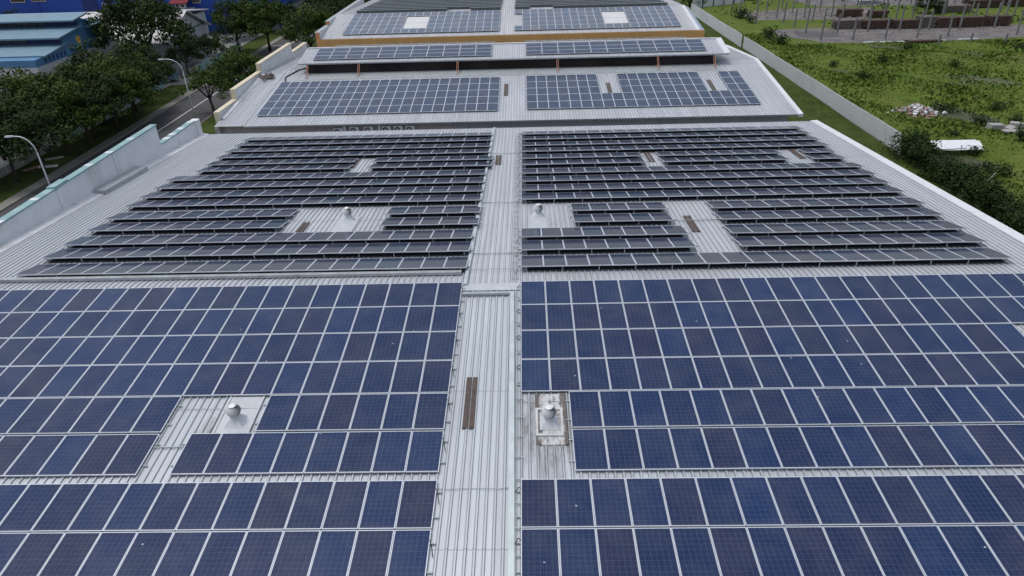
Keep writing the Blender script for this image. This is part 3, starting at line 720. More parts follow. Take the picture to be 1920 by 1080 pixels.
for x in (-22.2, -16.92, -6.81, 3.35, 13.49, 19.15):
    mb = MB()
    for dx in (-.09, .05): mb.hexa([(x+dx, 70.75, z2(70.75)), (x+dx+.045, 70.75, z2(70.75)), (x+dx+.045, 70.85, z2(70.85)), (x+dx, 70.85, z2(70.85))], [(x+dx, 71.85, zm(ME)-.05), (x+dx+.045, 71.85, zm(ME)-.05), (x+dx+.045, 71.95, zm(ME)-.05), (x+dx, 71.95, zm(ME)-.05)])
    par(mb.build('raking_strut', M['rust_steel']), mid)
    mb = MB(); mb.box(x-.16, x+.16, 70.62, 70.9, z2(70.7)+.04, z2(70.7)+.10); par(mb.build('strut_foot', M['galv']), mid)
# panels of the monitor: 11 columns of landscape panels, three deep
def mrows(x0, half):
    sl_ = math.atan(.17)
    for r in range(3):
        yc = 72.48+(r+.5)*1.005*math.cos(sl_)
        t = thing('panel_row', (x0, yc, zm(yc)+.12), '%s row of landscape panels on the raised monitor, %s half' % (('lowest', 'middle', 'uppermost')[r], half), 'solar panel row', 'landscape panel rows on the monitor')
        for k in range(11): inst('panel', PAN_MID, t, ((k+.5)*1.672, 0, 0), Matrix.Rotation(sl_, 3, 'X').to_euler()).rotation_euler = (Matrix.Rotation(sl_, 3, 'X') @ Matrix.Rotation(math.pi/2, 3, 'Z')).to_euler()
        mb = MB()
        for k in range(12): mb.box(k*1.672-.02, k*1.672+.02, -.5, .5, -.06, -.008)
        mb.build('rail', M['galv'], t)
mrows(-21.75, 'left'); mrows(.15, 'right')
for x0, n, half in ((-20.2, 17, 'left'), (.15, 17, 'right')):
    for q in range(1):
        t = thing('solar_rack', (x0, 76.5, zm(76)-.08), 'tilted rack peeking over the monitor ridge, %s half' % half, 'solar rack', 'racks behind the monitor ridge')
        for k in range(n): inst('panel', PAN_MID, t, ((k+.5)*1.0, .5, .1), (-R(8), 0, 0))
        mb = MB(); mb.box(-.1, n+.1, .1, .16, -.05, .1); mb.build('rail', M['galv'], t)
# air-conditioning units on the pink wall
def ac(x, y, z, label, w_=.78, h_=.58):
    t = thing('ac_unit', (x, y, z), label, 'air conditioner', 'air conditioners on the pinkish wall')
    mb = MB(); mb.box(-w_/2, w_/2, -.3, 0, 0, h_); mb.build('casing', M['white_paint'], t, bevel=.02)
    mb = MB(); mb.tube([(-.08, -.29, h_/2), (-.08, -.312, h_/2)], h_*.42, 20); mb.build('fan_grille', M['dark'], t)
    mb = MB(); mb.tube([(-.08, -.31, h_/2), (-.08, -.318, h_/2)], h_*.15, 14)
    for a in range(6):
        an = a*math.pi/3; mb.box(-.08+.16*math.cos(an)-.012, -.08+.16*math.cos(an)+.012, -.317, -.312, h_/2+.16*math.sin(an)-.04, h_/2+.16*math.sin(an)+.04)
    mb.build('fan_hub', M['white_paint'], t)
    mb = MB(); mb.box(-w_/2-.03, w_/2+.03, -.32, .0, -.05, -.002); mb.build('bracket', M['galv'], t)
for (x, zt, lab) in ((-16.6, 6.33, 'lowest of the wall air conditioners, left of first pilaster'), (-15.15, 6.42, 'wall air conditioner just right of the first pale pilaster'), (-13.88, 6.42, 'wall air conditioner just left of the second pale pilaster'),
                     (-12.3, 6.42, 'wall air conditioner just right of the second pale pilaster'), (-11.25, 6.42, 'middle air conditioner of the right-hand three on pinkish wall'), (-10.2, 6.40, 'rightmost of the six wall air conditioners')):
    ac(x, 59.58, zt-.58, lab)
# debris on the side roof
t = thing('debris_pile', (-26.5, 71.6, z2(71.6)-.2), 'small brown heap of rags and leaves on roof beside the cream-capped parapet', 'debris')
mb = MB(); random.seed(12)
for i in range(26):
    x, y, z = random.gauss(0, .28), random.gauss(0, .5), random.uniform(0, .3); s = random.uniform(.08, .22)
    mb.hexa([(x-s, y-s, z), (x+s, y-s*.6, z), (x+s*.8, y+s, z), (x-s*.7, y+s, z)], [(x-s*.5, y-s*.4, z+s), (x+s*.5, y-s*.3, z+s*.8), (x+s*.3, y+s*.5, z+s), (x-s*.4, y+s*.3, z+s*.7)])
mb.build('rags', M['wood_grey'], t)['kind'] = 'stuff'
pipe([(-23.9, 69.0, z2(69)+.06), (-24.4, 71.0, z2(71)+.06), (-23.6, 73.0, z2(73)+.08), (-22.4, 74.5, z2(73)+.1)], .07, M['cable'], 'flexible_duct', 'dark flexible duct bending across the roof left of the monitor', 'duct')

# ------------------------------------------------------------------ third building (yellow wall)
thr = thing('factory_building', (-1.5, 100, 0), 'far factory with mustard yellow front wall and two white square skylights', 'building')
Y3R = 94.95
mb = MB(); corrugated(mb, -24.3, 20.75, 85.2, z3(85.2), Y3R, z3(Y3R)); corrugated(mb, -24.3, 20.75, Y3R+.001, z3(Y3R), 124, z3(Y3R)-.05*29); par(mb.build('roof', M['roof_third']), thr)
mb = MB(); mb.box(-24.4, 21.24, 85.0, 85.18, 0, 9.40); par(mb.build('front_wall', M['yellow']), thr)
mb = MB(); mb.prism_x([(85.2, 0), (124, 0), (124, z3(Y3R)-1.6), (Y3R, z3(Y3R)-.15), (85.2, z3(85.2)-.12)], -24.25, 21.15); par(mb.build('wall', M['grey_clad']), thr)
mb = MB(); mb.hexa([(20.76, 85.2, 9.1), (21.3, 85.2, 9.1), (21.3, Y3R, z3(Y3R)-.45), (20.76, Y3R, z3(Y3R)-.3)], [(20.76, 85.2, 9.36), (21.3, 85.2, 9.30), (21.3, Y3R, z3(Y3R)-.2), (20.76, Y3R, z3(Y3R)-.06)])
mb.hexa([(20.76, Y3R, 9.1), (21.3, Y3R, 9.1), (21.3, 124, z3(Y3R)-1.8), (20.76, 124, z3(Y3R)-1.8)], [(20.76, Y3R, z3(Y3R)-.06), (21.3, Y3R, z3(Y3R)-.2), (21.3, 124, z3(Y3R)-1.6), (20.76, 124, z3(Y3R)-1.5)])
par(mb.build('side_gutter', M['bluish']), thr)
mb = MB()
mb.hexa([(20.35, 85.2, 9.4), (20.75, 85.2, 9.4), (20.75, Y3R, z3(Y3R)), (20.35, Y3R, z3(Y3R))], [(20.35, 85.2, 9.46), (20.75, 85.2, 9.48), (20.75, Y3R, z3(Y3R)+.08), (20.35, Y3R, z3(Y3R)+.06)])
par(mb.build('barge_board', M['white_paint']), thr)
mb = MB(); cp = MB(); en = MB()
for y0, y1, zt in ((85.2, 90.5, 10.15), (90.5, 112, 10.6)):
    mb.box(-24.75, -24.3, y0, y1, 0, zt); cp.box(-24.85, -24.28, y0, y1, zt+.002, zt+.07); en.box(-24.76, -24.28, y0-.06, y0-.002, (0, 10.15)[y0 > 86], zt)
par(mb.build('parapet_wall', M['white_paint']), thr); par(cp.build('coping', M['galv']), thr); par(en.build('parapet_end', M['orange']), thr)
for (x0, x1, lab) in ((-21.85+7*.995+.05, -21.85+10*.995-.05, 'white square skylight framed by grey panels, left half of yellow-walled roof'), (-1.15+11*.995+.05, -1.15+14*.995-.05, 'white square skylight framed by grey panels, right half of yellow-walled roof')):
    ya, yb = 86.3+1.68, 86.3+4*1.655; t = thing('skylight', (x0, ya, z3(ya)), lab, 'skylight', 'white square skylights')
    for i in range(2):
        y0 = i*(yb-ya)/2+.03; y1 = (i+1)*(yb-ya)/2-.03; mb = MB(); X = x1-x0
        mb.hexa([(0, y0, y0*.138), (X, y0, y0*.138), (X, y1, y1*.138), (0, y1, y1*.138)], [(0, y0, y0*.138+.07), (X, y0, y0*.138+.07), (X, y1, y1*.138+.07), (0, y1, y1*.138+.07)]); mb.build('pane', M['skylight'], t)
for side, x0, n in (('left', -21.9, 19), ('right', -1.15, 20)):
    for r in range(9):
        y0 = Y3R+.6+r*2.3; z0 = z3(Y3R)-.05*(y0-Y3R)
        segs = [(x0, n)]
        if r == 0: segs = [(x0, 12), (x0+15, n-15)] if side == 'left' else [(x0, 2), (x0+5, n-5)]
        for si, (xa, nn) in enumerate(segs):
            if nn <= 0: continue
            piece = '' if len(segs) == 1 else (' left piece', ' right piece')[si]
            t = thing('solar_rack', (xa, y0, z0), 'distant tilted rack%s, %s row behind yellow-walled roof ridge, %s half' % (piece, ORD[r], side), 'solar rack', 'distant racks behind the third ridge')
            mb = MB()
            for k in range(nn):
                a = k*.995; zb = .42-1.64*math.sin(R(6))
                mb.hexa([(a, 0, .38), (a+.985, 0, .38), (a+.985, 1.64, zb-.04), (a, 1.64, zb-.04)], [(a, 0, .42), (a+.985, 0, .42), (a+.985, 1.64, zb), (a, 1.64, zb)])
            mb.build('panel_table', M['cells_grey'], t)
            mb = MB(); mb.box(.02, nn*.995-.1, .03, .05, .02, .355); mb.build('shade_strip', M['strip_shade'], t)  # added dark strip standing in for the shade below the front edge
            mb = MB(); mb.box(-.05, nn*.995, -.012, -.002, .36, .425); 
            for xx in np.arange(.3, nn*.995, 2.0): mb.box(xx, xx+.05, .1, .15, -.02, .37)
            mb.build('support_frame', M['galv_light'], t)
# bits beyond the third building
far_shed = thing('factory_building', (-22, 128, 0), 'white building with dark openings at the top edge, behind the yellow-walled factory', 'building')
mb = MB(); mb.box(-26, 2, 128, 140, 0, 9.6); par(mb.build('wall', M['wall_white']), far_shed)
for i in range(6):
    mb = MB(); x = -25+i*4.4; mb.box(x, x+2.9, 127.94, 127.998, 6.8, 9.2); par(mb.build('window', M['glass_dark']), far_shed)

# ------------------------------------------------------------------ buildings on the left
lb = thing('factory_building', (-70, 98, 0), 'light blue factory with three stepped teal canopies and yellow emblem on its side', 'building')
XB = -64.0
mb = MB(); mb.prism_x([(91.6, 0), (112, 0), (112, 5.68), (91.6, 5.68)], -95, XB); par(mb.build('lower_wall', M['wall_white']), lb)
mb = MB(); mb.prism_x([(91.6, 5.70), (110.5, 5.70), (109.5, 9.1), (106.0, 9.3), (104.0, 10.05), (103.4, 10.1), (103.2, 8.8), (98.4, 8.5), (98.4, 7.25), (93.6, 6.7), (91.6, 6.6)], -95, XB); par(mb.build('wall', M['lightblue']), lb)
for i, (y0, z0, y1, z1_) in enumerate(((93.2, 6.78, 98.7, 7.45), (97.2, 8.35, 103.4, 9.05), (101.6, 9.95, 105.6, 10.45))):
    mb = MB(); mb.hexa([(-95, y0, z0-.12), (XB+.5, y0, z0-.12), (XB+.5, y1, z1_-.12), (-95, y1, z1_-.12)], [(-95, y0, z0+.08), (XB+.5, y0, z0+.08), (XB+.5, y1, z1_+.08), (-95, y1, z1_+.08)])
    par(mb.build('canopy', M['tealroof']), lb)
mb = MB(); mb.hexa([(-66, 104.6, 8.55), (XB+.7, 104.6, 8.55), (XB+.7, 108.2, 8.75), (-66, 108.2, 8.75)], [(-66, 104.6, 8.7), (XB+.7, 104.6, 8.7), (XB+.7, 108.2, 8.9), (-66, 108.2, 8.9)]) ; par(mb.build('canopy', M['tealroof']), lb)
for zc_, y, x0, x1 in ((7.72, 98.32, -79, -68.4), (9.3, 103.1, -80, -67.5)):
    for i in range(int((x1-x0)/1.15)):
        mb = MB(); x = x0+i*1.15; mb.box(x, x+.95, y-.02, y+.06, zc_-.1, zc_+.35); par(mb.build('window', M['glass_dark']), lb)
mb = MB(); mb.box(-95, XB-.02, 103.16, 103.2, 8.9, 9.9); mb.box(-95, XB-.02, 98.36, 98.4, 7.3, 8.3); par(mb.build('clerestory', M['deepblue_dark']), lb)
mb = MB()    # oval emblem with a vertical bar, on the side wall
n = 20; mb.tube([(XB+.02, 102.2, 7.35), (XB+.06, 102.2, 7.35)], .52, 20); par(mb.build('emblem', M['yellowsign']), lb)
mb = MB(); mb.box(XB+.061, XB+.075, 102.05, 102.35, 7.1, 7.6); par(mb.build('emblem_mark', M['orange']), lb)
mb = MB(); mb.box(XB+.02, XB+.06, 101.7, 102.7, 6.45, 6.62); par(mb.build('emblem_lettering', M['yellowsign']), lb)
for i in range(6):
    mb = MB(); y = 93.6+i*.9; mb.box(XB+.002, XB+.03, y, y+.35, 5.9, 6.5); par(mb.build('side_louvre', M['deepblue_dark']), lb)
# dark-fronted annex right of it
ax = thing('annex', (-62, 113, 0), 'small dark-windowed annex beside the white lower wall of light blue factory', 'building')
mb = MB(); mb.box(-68, -60, 112.6, 117, 0, 4.0); par(mb.build('wall', M['wall_white']), ax)
mb = MB(); mb.box(-67.8, -60.2, 112.5, 112.59, 2.6, 3.8); par(mb.build('window', M['glass_dark']), ax)
# white sheds behind
ws = thing('warehouse', (-76, 128, 0), 'long white-roofed warehouse behind the light blue factory', 'building')
mb = MB(); mb.box(-98, -60.5, 118.5, 138, 0, 6.05); par(mb.build('wall', M['wall_white']), ws)
mb = MB(); mb.hexa([(-98.5, 118, 6.1), (-60, 118, 6.1), (-60, 126, 7.55), (-98.5, 126, 7.55)], [(-98.5, 118, 6.3), (-60, 118, 6.3), (-60, 126, 7.75), (-98.5, 126, 7.75)])
mb.hexa([(-98.5, 126.01, 7.5), (-60, 126.01, 7.5), (-60, 139, 6.1), (-98.5, 139, 6.1)], [(-98.5, 126.01, 7.7), (-60, 126.01, 7.7), (-60, 139, 6.3), (-98.5, 139, 6.3)]); par(mb.build('roof', M['roof_white']), ws)
gh = thing('gable_house', (-60, 125, 0), 'white gabled building with green trim and two dark windows facing the road', 'building')
XG = -57.0
mb = MB(); mb.prism_x([(113.5, 0), (129, 0), (129, 4.9), (121.7, 8.0), (113.5, 4.9)], -76, XG); par(mb.build('wall', M['wall_white']), gh)
mb = MB()
for (ya, za, yb, zb) in ((112.6, 4.6, 121.7, 8.2), (121.7, 8.2, 130.0, 4.7)):
    mb.hexa([(-76.5, ya, za), (XG+.7, ya, za), (XG+.7, yb, zb), (-76.5, yb, zb)], [(-76.5, ya, za+.18), (XG+.7, ya, za+.18), (XG+.7, yb, zb+.18), (-76.5, yb, zb+.18)])
par(mb.build('roof', M['roof_white']), gh)
mb = MB(); mb.box(XG+.002, XG+.08, 113.6, 128.9, 5.2, 5.42); mb.box(XG+.002, XG+.06, 123.6, 123.75, 2, 5.2); mb.box(XG+.002, XG+.08, 113.6, 128.9, 3.2, 3.35); par(mb.build('trim', M['green_paint']), gh)
for y in (118.0, 119.9):
    mb = MB(); mb.box(XG+.002, XG+.05, y, y+1.3, 3.7, 4.9); par(mb.build('window', M['maroon']), gh)
# deep blue complex across the back
db = thing('factory_building', (-95, 158, 0), 'large deep blue factory block filling the top left behind the white warehouse', 'building')
mb = MB(); mb.box(-150, -60.5, 150, 190, 0, 16); par(mb.build('wall', M['deepblue']), db)
mb = MB(); mb.box(-90.5, -87.5, 149.9, 149.99, 4, 16); par(mb.build('recess', M['deepblue_dark']), db)
mb = MB(); mb.box(-78, -77.4, 149.9, 149.99, 4, 16); mb.box(-86.9, -86.6, 149.9, 149.99, 4, 16); mb.box(-100, -99.7, 149.9, 149.99, 4, 16); par(mb.build('downpipe', M['deepblue']), db)
def win(px0, px1, py0, py1, Yp, root, n=4):
    x0, z1_ = onY(px0, py0, Yp); x1, z0 = onY(px1, py1, Yp)
    mb = MB(); mb.box(x0-.1, x1+.1, Yp-.12, Yp-.102, z0-.15, z1_+.1); par(mb.build('window_frame', M['cream']), root)
    mb = MB(); 
    for i in range(n):
        a = x0+(x1-x0)*i/n; mb.box(a+.04, a+(x1-x0)/n-.04, Yp-.16, Yp-.121, z0, z1_)
    par(mb.build('window', M['glass_dark']), root)
for (a, b, c, d_, n) in ((18, 47, -8, 3, 4), (57, 86, -9, 1, 4), (192, 199, 6, 14, 1), (265, 272, 0, 8, 1), (360, 376, -4, 4, 5)): win(a, b, c, d_, 150, db, n)
aw = thing('awning', (-71, 146, 6), 'red awning roof sheltering white air units on the deep blue factory', 'awning')
x0, z0 = onY(318, 8, 147); x1, _ = onY(352, 8, 147)
mb = MB(); mb.hexa([(x0, 146.4, z0), (x1, 146.4, z0), (x1, 149.9, z0+.9), (x0, 149.9, z0+.9)], [(x0, 146.4, z0+.2), (x1, 146.4, z0+.2), (x1, 149.9, z0+1.1), (x0, 149.9, z0+1.1)]); par(mb.build('roof', M['red']), aw)
x0s, zs = onY(315, 18, 147); x1s, _ = onY(354, 18, 147)
mb = MB(); mb.box(x0s, x1s, 145.5, 149.9, zs-.3, zs); par(mb.build('ledge', M['wall_white']), aw)
for k, px in enumerate((334, 344)):
    xx, zz = onY(px, 16, 147); t = thing('ac_unit', (xx, 147.3, zz), '%s of two big white air units under the red awning' % ('left', 'right')[k], 'air conditioner', 'air units under the awning')
    mb = MB(); mb.box(-.45, .45, -.4, .4, 0, .95); mb.build('casing', M['white_paint'], t, bevel=.03)
    mb = MB(); mb.tube([(0, -.39, .5), (0, -.42, .5)], .3, 16); mb.build('fan_grille', M['dark'], t)
# entrance block, container
en_ = thing('entrance_block', (-63, 150, 0), 'pale entrance block with blue columns below the deep blue wall, right end', 'building')
mb = MB(); mb.box(-60.3, -48.5, 152, 170, 0, 5.2); par(mb.build('wall', M['wall_white']), en_)
mb = MB(); mb.box(-61, -48, 150.2, 170, 5.3, 12); par(mb.build('upper_wall', M['deepblue']), en_)
for x in (-60.2, -57.5, -54.8, -51): mb = MB(); mb.box(x, x+.35, 150.4, 150.8, 0, 5.28); par(mb.build('column', M['deepblue']), en_)
for x in (-59.2, -56.3, -53.5): mb = MB(); mb.box(x, x+1.0, 151.9, 151.99, .8, 3.6); par(mb.build('window', M['glass_dark']), en_)
cx_, cy_ = -68.5, 150.2-3.2
t = thing('shipping_container', (cx_, cy_, 0), 'maroon shipping container standing behind the white gabled building', 'container')
mb = MB(); mb.box(-2.2, 2.2, -1.2, 1.2, .15, 4.3)
for i in range(20): mb.box(-2.15+i*.22, -2.05+i*.22, -1.24, -1.2, .25, 4.2)
mb.build('body', M['maroon'], t)
mb = MB(); mb.box(-2.25, 2.25, -1.25, 1.25, .0, .15); mb.build('base_frame', M['dark'], t)

# left boundary fences
def fence(x, y0, y1, h, mat, label, px_=2.6, name='boundary_fence'):
    t = thing(name, (x, y0, 0), label, 'fence')
    mb = MB(); mb.box(-.05, .05, 0, y1-y0, .25, h); mb.build('panel', mat, t)
    y = 0
    while y <= y1-y0+.01: 
        mb = MB(); mb.box(-.1, .1, y-.06, y+.06, 0, h+.1); mb.build('post', M['white_paint'], t); y += px_
    mb = MB(); mb.box(-.12, .12, 0, y1-y0, 0, .25); mb.build('plinth', M['concrete'], t); return t
fence(-53.8, 20, 73.5, .9, M['concrete'], 'low grey concrete boundary wall under the nearest roadside trees')
fence(-53.8, 78, 103, 1.6, M['teal'], 'teal panel fence behind roadside trees beside the light blue factory')
fence(-52.2, 111.5, 131, 1.5, M['teal'], 'teal roadside fence beyond the yard entrance, under the far trees')

# ------------------------------------------------------------------ street lamps, vehicles
def lamp(x, y, label, arm=2.0, h=8.6):
    t = thing('street_lamp', (x, y, 0), label, 'street lamp', 'curved street lamps on the verge')
    mb = MB(); mb.tube([(0, 0, 0), (0, 0, h*.5), (0, 0, h-1.3)], [.085, .07, .055], 10); mb.build('pole', M['galv'], t, smooth=True)
    mb = MB(); pts = [(-arm*(1-math.cos(a))/1.0*.75, 0, h-1.3+1.3*math.sin(a)) for a in np.linspace(0, math.pi/2, 8)]+[(-arm, 0, h+.02)]
    mb.tube(pts, .05, 8); mb.build('arm', M['galv_light'], t, smooth=True)
    mb = MB(); mb.hexa([(-arm-.55, -.12, h-.05), (-arm+.1, -.08, h-.05), (-arm+.1, .08, h-.05), (-arm-.55, .12, h-.05)], [(-arm-.5, -.08, h+.07), (-arm+.1, -.06, h+.09), (-arm+.1, .06, h+.09), (-arm-.5, .08, h+.07)])
    mb.build('lamp_head', M['galv_light'], t, bevel=.02)
    mb = MB(); mb.box(-.14, .14, -.14, .14, 0, .5); mb.build('base', M['galv'], t, bevel=.02)
lamp(-38.35, 78.3, 'tall grey street lamp curving over the open road, behind parapet end', 1.9, 8.9)
lamp(-38.35, 51.4, 'street lamp rising behind the near teal-capped parapet, far left', 1.5, 8.6)
def car(x, y, rz, label, paint, van=False):
    t = thing('parked_car', (x, y, 0), label, 'van' if van else 'car', None, rz)
    L, W_, H = (4.4, 1.75, 1.45) if not van else (5.6, 1.95, 2.3)
    mb = MB()
    if van: prof = [(-L/2, .35), (L/2, .35), (L/2, 1.1), (L/2-.5, 1.25), (L/2-1.1, 2.2), (L/2-1.4, H), (-L/2, H)]
    else: prof = [(-L/2, .35), (L/2, .35), (L/2, .75), (L/2-1.1, .92), (L/2-1.7, 1.38), (-L/2+1.2, H), (-L/2+.35, .98), (-L/2, .9)]
    mb.prism_y([(a, b) for a, b in prof], -W_/2, W_/2); mb.build('body', paint, t, bevel=.06)
    mb = MB(); 
    if van: mb.prism_y([(L/2-1.35, 1.35), (L/2-.52, 1.35), (L/2-1.05, 2.1), (L/2-1.35, 2.1)], -W_/2-.01, W_/2+.01)
    else: mb.prism_y([(L/2-1.3, .95), (L/2-1.78, 1.32), (-L/2+1.25, 1.36), (-L/2+.6, .97)], -W_/2-.01, W_/2+.01)
    mb.build('side_window', M['glass_dark'], t)
    for sx_ in (-1, 1):
        for sy in (-1, 1):
            w2 = inst('wheel', None, t, (sx_*L*.31, sy*(W_/2-.08), .32)) if False else None
            mb = MB(); mb.tube([(sx_*L*.31, sy*(W_/2-.2), .32), (sx_*L*.31, sy*(W_/2+.02), .32)], .32, 16); w_o = mb.build('wheel', M['rubber'], t)
            mb = MB(); mb.tube([(sx_*L*.31, sy*(W_/2+.015), .32), (sx_*L*.31, sy*(W_/2+.03), .32)], .19, 12); mb.build('rim', M['galv'], w_o)
    for sy in (-1, 1):
        mb = MB(); mb.box(L/2-.02, L/2+.015, sy*.6-.15, sy*.6+.15, .58, .72); mb.build('headlight', M['white_metal'], t)
car(-56.4, 74.5, R(8), 'white parked car glimpsed under the near roadside trees', M['car_white'])
car(-56.5, 107.2, R(4), 'pale blue van parked in yard entrance behind the curved lamp', M['car_blue'], True)
car(-58.8, 99.5, R(80), 'white parked car by the teal fence under the big tree', M['car_white'])
for i, (x, y, rz, lab) in enumerate(((-50.6, 68.6, .3, 'white flat slab lying on the grass verge beside the tree roots'), (-52.0, 68.0, 1.2, 'brown board on the grass verge near the low wall'), (-51.5, 71.2, .8, 'grey slab on the verge furthest from the near lamp'))):
    mb = MB(); mb.box(-.9, .9, -.3, .3, 0, .12); o = mb.build('slab_piece', (M['white_paint'], M['brick_red'], M['concrete'])[i], bevel=.02); o.location = (x, y, .11); o.rotation_euler = (0, .06, rz); tag(o, lab, 'slab')

# ------------------------------------------------------------------ trees
def leaf_cloud(mb, rng, centers, per, size, flat=.5):
    V = []; F = []
    for (cx, cy, cz, r) in centers:
        n = int(per*r*r)
        u = rng.normal(size=(n, 3)); u /= np.linalg.norm(u, axis=1)[:, None]
        rad = r*rng.uniform(.45, 1.05, n)**.6
        P = np.stack([cx+u[:, 0]*rad, cy+u[:, 1]*rad, cz+u[:, 2]*rad*flat], 1)
        nrm = u*np.array([.6, .6, .9])+rng.normal(scale=.5, size=(n, 3))+np.array([0, 0, .5]); nrm /= np.linalg.norm(nrm, axis=1)[:, None]
        a = np.cross(nrm, rng.normal(size=(n, 3))); a /= np.linalg.norm(a, axis=1)[:, None]; b = np.cross(nrm, a)
        s = size*rng.uniform(.6, 1.4, n)[:, None]
        q = [P+a*s, P+b*s*.55, P-a*s, P-b*s*.55]
        V.append(np.stack(q, 1).reshape(-1, 3))
    V = np.concatenate(V); k = len(V)//4; o = len(mb.v)
    mb.v += [tuple(p) for p in V.tolist()]; mb.f += [(o+4*i, o+4*i+1, o+4*i+2, o+4*i+3) for i in range(k)]; mb.mi += [0]*k
def tree_meshes(seed, H, Rr, trunk_h, nclump, leafmat, per=95, size=.16, narrow=False, multi=3):
    rng = np.random.default_rng(seed); tr = MB(); cr = MB(); cl = []
    lean = rng.normal(scale=.25, size=2)
    base = Vector((0, 0, -.1)); fork = Vector((lean[0], lean[1], trunk_h))
    tr.tube([base, Vector((lean[0]*.3, lean[1]*.3, trunk_h*.5)), fork], [.24, .17, .15], 8)
    nl = multi+3
    for i in range(nl):
        an = 2*math.pi*i/nl+rng.uniform(-.4, .4); rr = Rr*rng.uniform(.45, .85)
        tip = fork+Vector((math.cos(an)*rr, math.sin(an)*rr, (H-trunk_h)*rng.uniform(.45, .8)))
        mid_ = fork.lerp(tip, .5)+Vector((0, 0, -.25+.1*rng.normal()))
        tr.tube([fork, mid_, tip], [.11, .07, .03], 6)
        for j in range(3):
            p = mid_.lerp(tip, rng.uniform(.1, .9)); q = p+Vector((rng.normal()*.9, rng.normal()*.9, rng.uniform(.4, 1.2))); tr.tube([p, q], [.035, .015], 5)
    for i in range(nclump):
        for _ in range(20):
            v = rng.uniform(-1, 1, 3)
            if v[0]**2+v[1]**2 < 1: break
        rr = math.sqrt(v[0]**2+v[1]**2)
        top = math.sqrt(max(0, 1-rr*rr))
        if narrow: z = trunk_h+(H-trunk_h)*rng.uniform(.0, 1)*(.45+.55*top); rad = rng.uniform(.6, 1.0)
        else:
            z = trunk_h*.9+(H-trunk_h)*(.15+.85*top*rng.uniform(.25, 1.0)); rad = rng.uniform(.65, 1.25)*Rr/4.5
        cl.append((lean[0]+v[0]*Rr, lean[1]+v[1]*Rr, z, rad))
    leaf_cloud(cr, rng, cl, per, size, .55 if not narrow else .8)
    a = tr.mesh('trunk', M['bark']); b = cr.mesh('crown', leafmat); 
    a.polygons.foreach_set('use_smooth', [True]*len(a.polygons))
    return a, b
TV = {'spread': tree_meshes(1, 8.8, 4.7, 2.6, 85, M['leaf_dark'], per=105), 'spread2': tree_meshes(2, 8.4, 4.5, 2.6, 72, M['leaf_dark'], per=95), 'dense': tree_meshes(3, 9.5, 2.9, 1.2, 90, M['leaf_dark'], per=120, narrow=True),
      'light': tree_meshes(4, 7.0, 3.4, 2.2, 46, M['leaf_mid']), 'mid': tree_meshes(5, 8.4, 4.3, 2.2, 84, M['leaf_mid'], per=110)}
GT = 'roadside trees left of the factories'
def tree(kind, x, y, s, rz, label, sz=1.0):
    t = thing('broadleaf_tree', (x, y, 0), label, 'tree', GT, rz); t.scale = (s, s, s*sz)
    inst('trunk', TV[kind][0], t); inst('crown', TV[kind][1], t)
for a in (('spread', -51.2, 64.4, 1.0, .3, 'spreading dark tree at the left edge above the low grey wall'),
          ('spread2', -50.0, 67.0, .95, 2.1, 'forked dark tree leaning over the kerb beside the near lamp'),
          ('spread', -57.2, 71.5, .95, 3.3, 'dark tree inside the yard, leftmost behind the near roadside trees'),
          ('mid', -50.6, 72.6, 1.08, 4.0, 'bushy green tree on the verge, third along the road from left edge'),
          ('spread2', -50.8, 78.4, 1.05, 1.2, 'dark round tree whose trunk stands by the kerb opposite parapet step'),
          ('mid', -52.6, 84.0, 1.0, 5.0, 'green tree on the verge just left of the open road bend'),
          ('mid', -51.6, 89.8, 1.0, 1.1, 'green verge tree hiding the start of the teal fence'),
          ('spread2', -53.4, 96.5, .95, 2.2, 'dark verge tree left of the visible teal fence panel'),
          ('spread', -56.5, 62.5, 1.05, 5.1, 'dark tree cut by the left picture edge, inside the yard'),
          ('mid', -58.8, 78.5, 1.05, 3.7, 'tall yellow-green tree below the lowest teal canopy, left edge'),
          ('spread', -49.9, 75.8, 1.05, .9, 'dark verge tree overhanging the kerb, left of open road stretch'),
          ('mid', -50.0, 81.8, 1.05, 2.7, 'broad verge tree right of the overhanging dark one'),
          ('spread2', -50.2, 86.8, .95, 1.7, 'last verge tree before the open road stretch'),
          ('dense', -57.6, 91.5, .95, .4, 'tall dense columnar tree in front of the light blue factory'),
          ('mid', -55.8, 86.5, .85, 2.8, 'yellow-green tree at the foot of the dense columnar tree'),
          ('spread', -57.3, 108.5, 1.36, 1.9, 'big dark tree between light blue factory and white gabled building', 1.25),
          ('spread2', -54.4, 112.6, .62, .8, 'small dark tree behind the curved street lamp'),
          ('spread', -53.6, 119.8, .60, 2.4, 'dark tree in front of the white gabled building, right of its windows'),
          ('spread2', -51.3, 127.8, .85, 4.4, 'dark tree beside the far teal fence'),
          ('mid', -46.6, 130.0, 1.25, 1.0, 'large green tree over the road junction, top left'),
          ('mid', -36.2, 119.5, 1.15, 3.0, 'broad green tree just left of the yellow-walled factory'),
          ('spread', -34.5, 130.5, 1.1, 5.2, 'dark green tree behind the yellow-walled factory corner'),
          ('light', -40.0, 87.2, 1.0, .2, 'slender tree on the right verge, nearest the cream-capped parapet'),
          ('mid', -38.4, 92.0, .95, 2.9, 'light green bushy tree on the right verge beyond the slender one'),
          ('mid', -57.5, 143.0, 1.0, 2.2, 'green tree in front of the pale entrance block'),
          ('spread', -42.0, 158.0, 1.1, 3.9, 'distant tree at the top edge above the junction'),
          ('mid', -33.0, 152.0, 1.0, 4.9, 'distant tree at the top edge left of far white building'),
          ('spread2', -50.5, 150.5, .9, .9, 'distant dark tree at top edge right of entrance block')):
    tree(*a)
# round tree behind left roofs
tree('dense', -103.5, 146.0, .9, .2, 'dark tree top poking up before the deep blue wall, far left', .75)

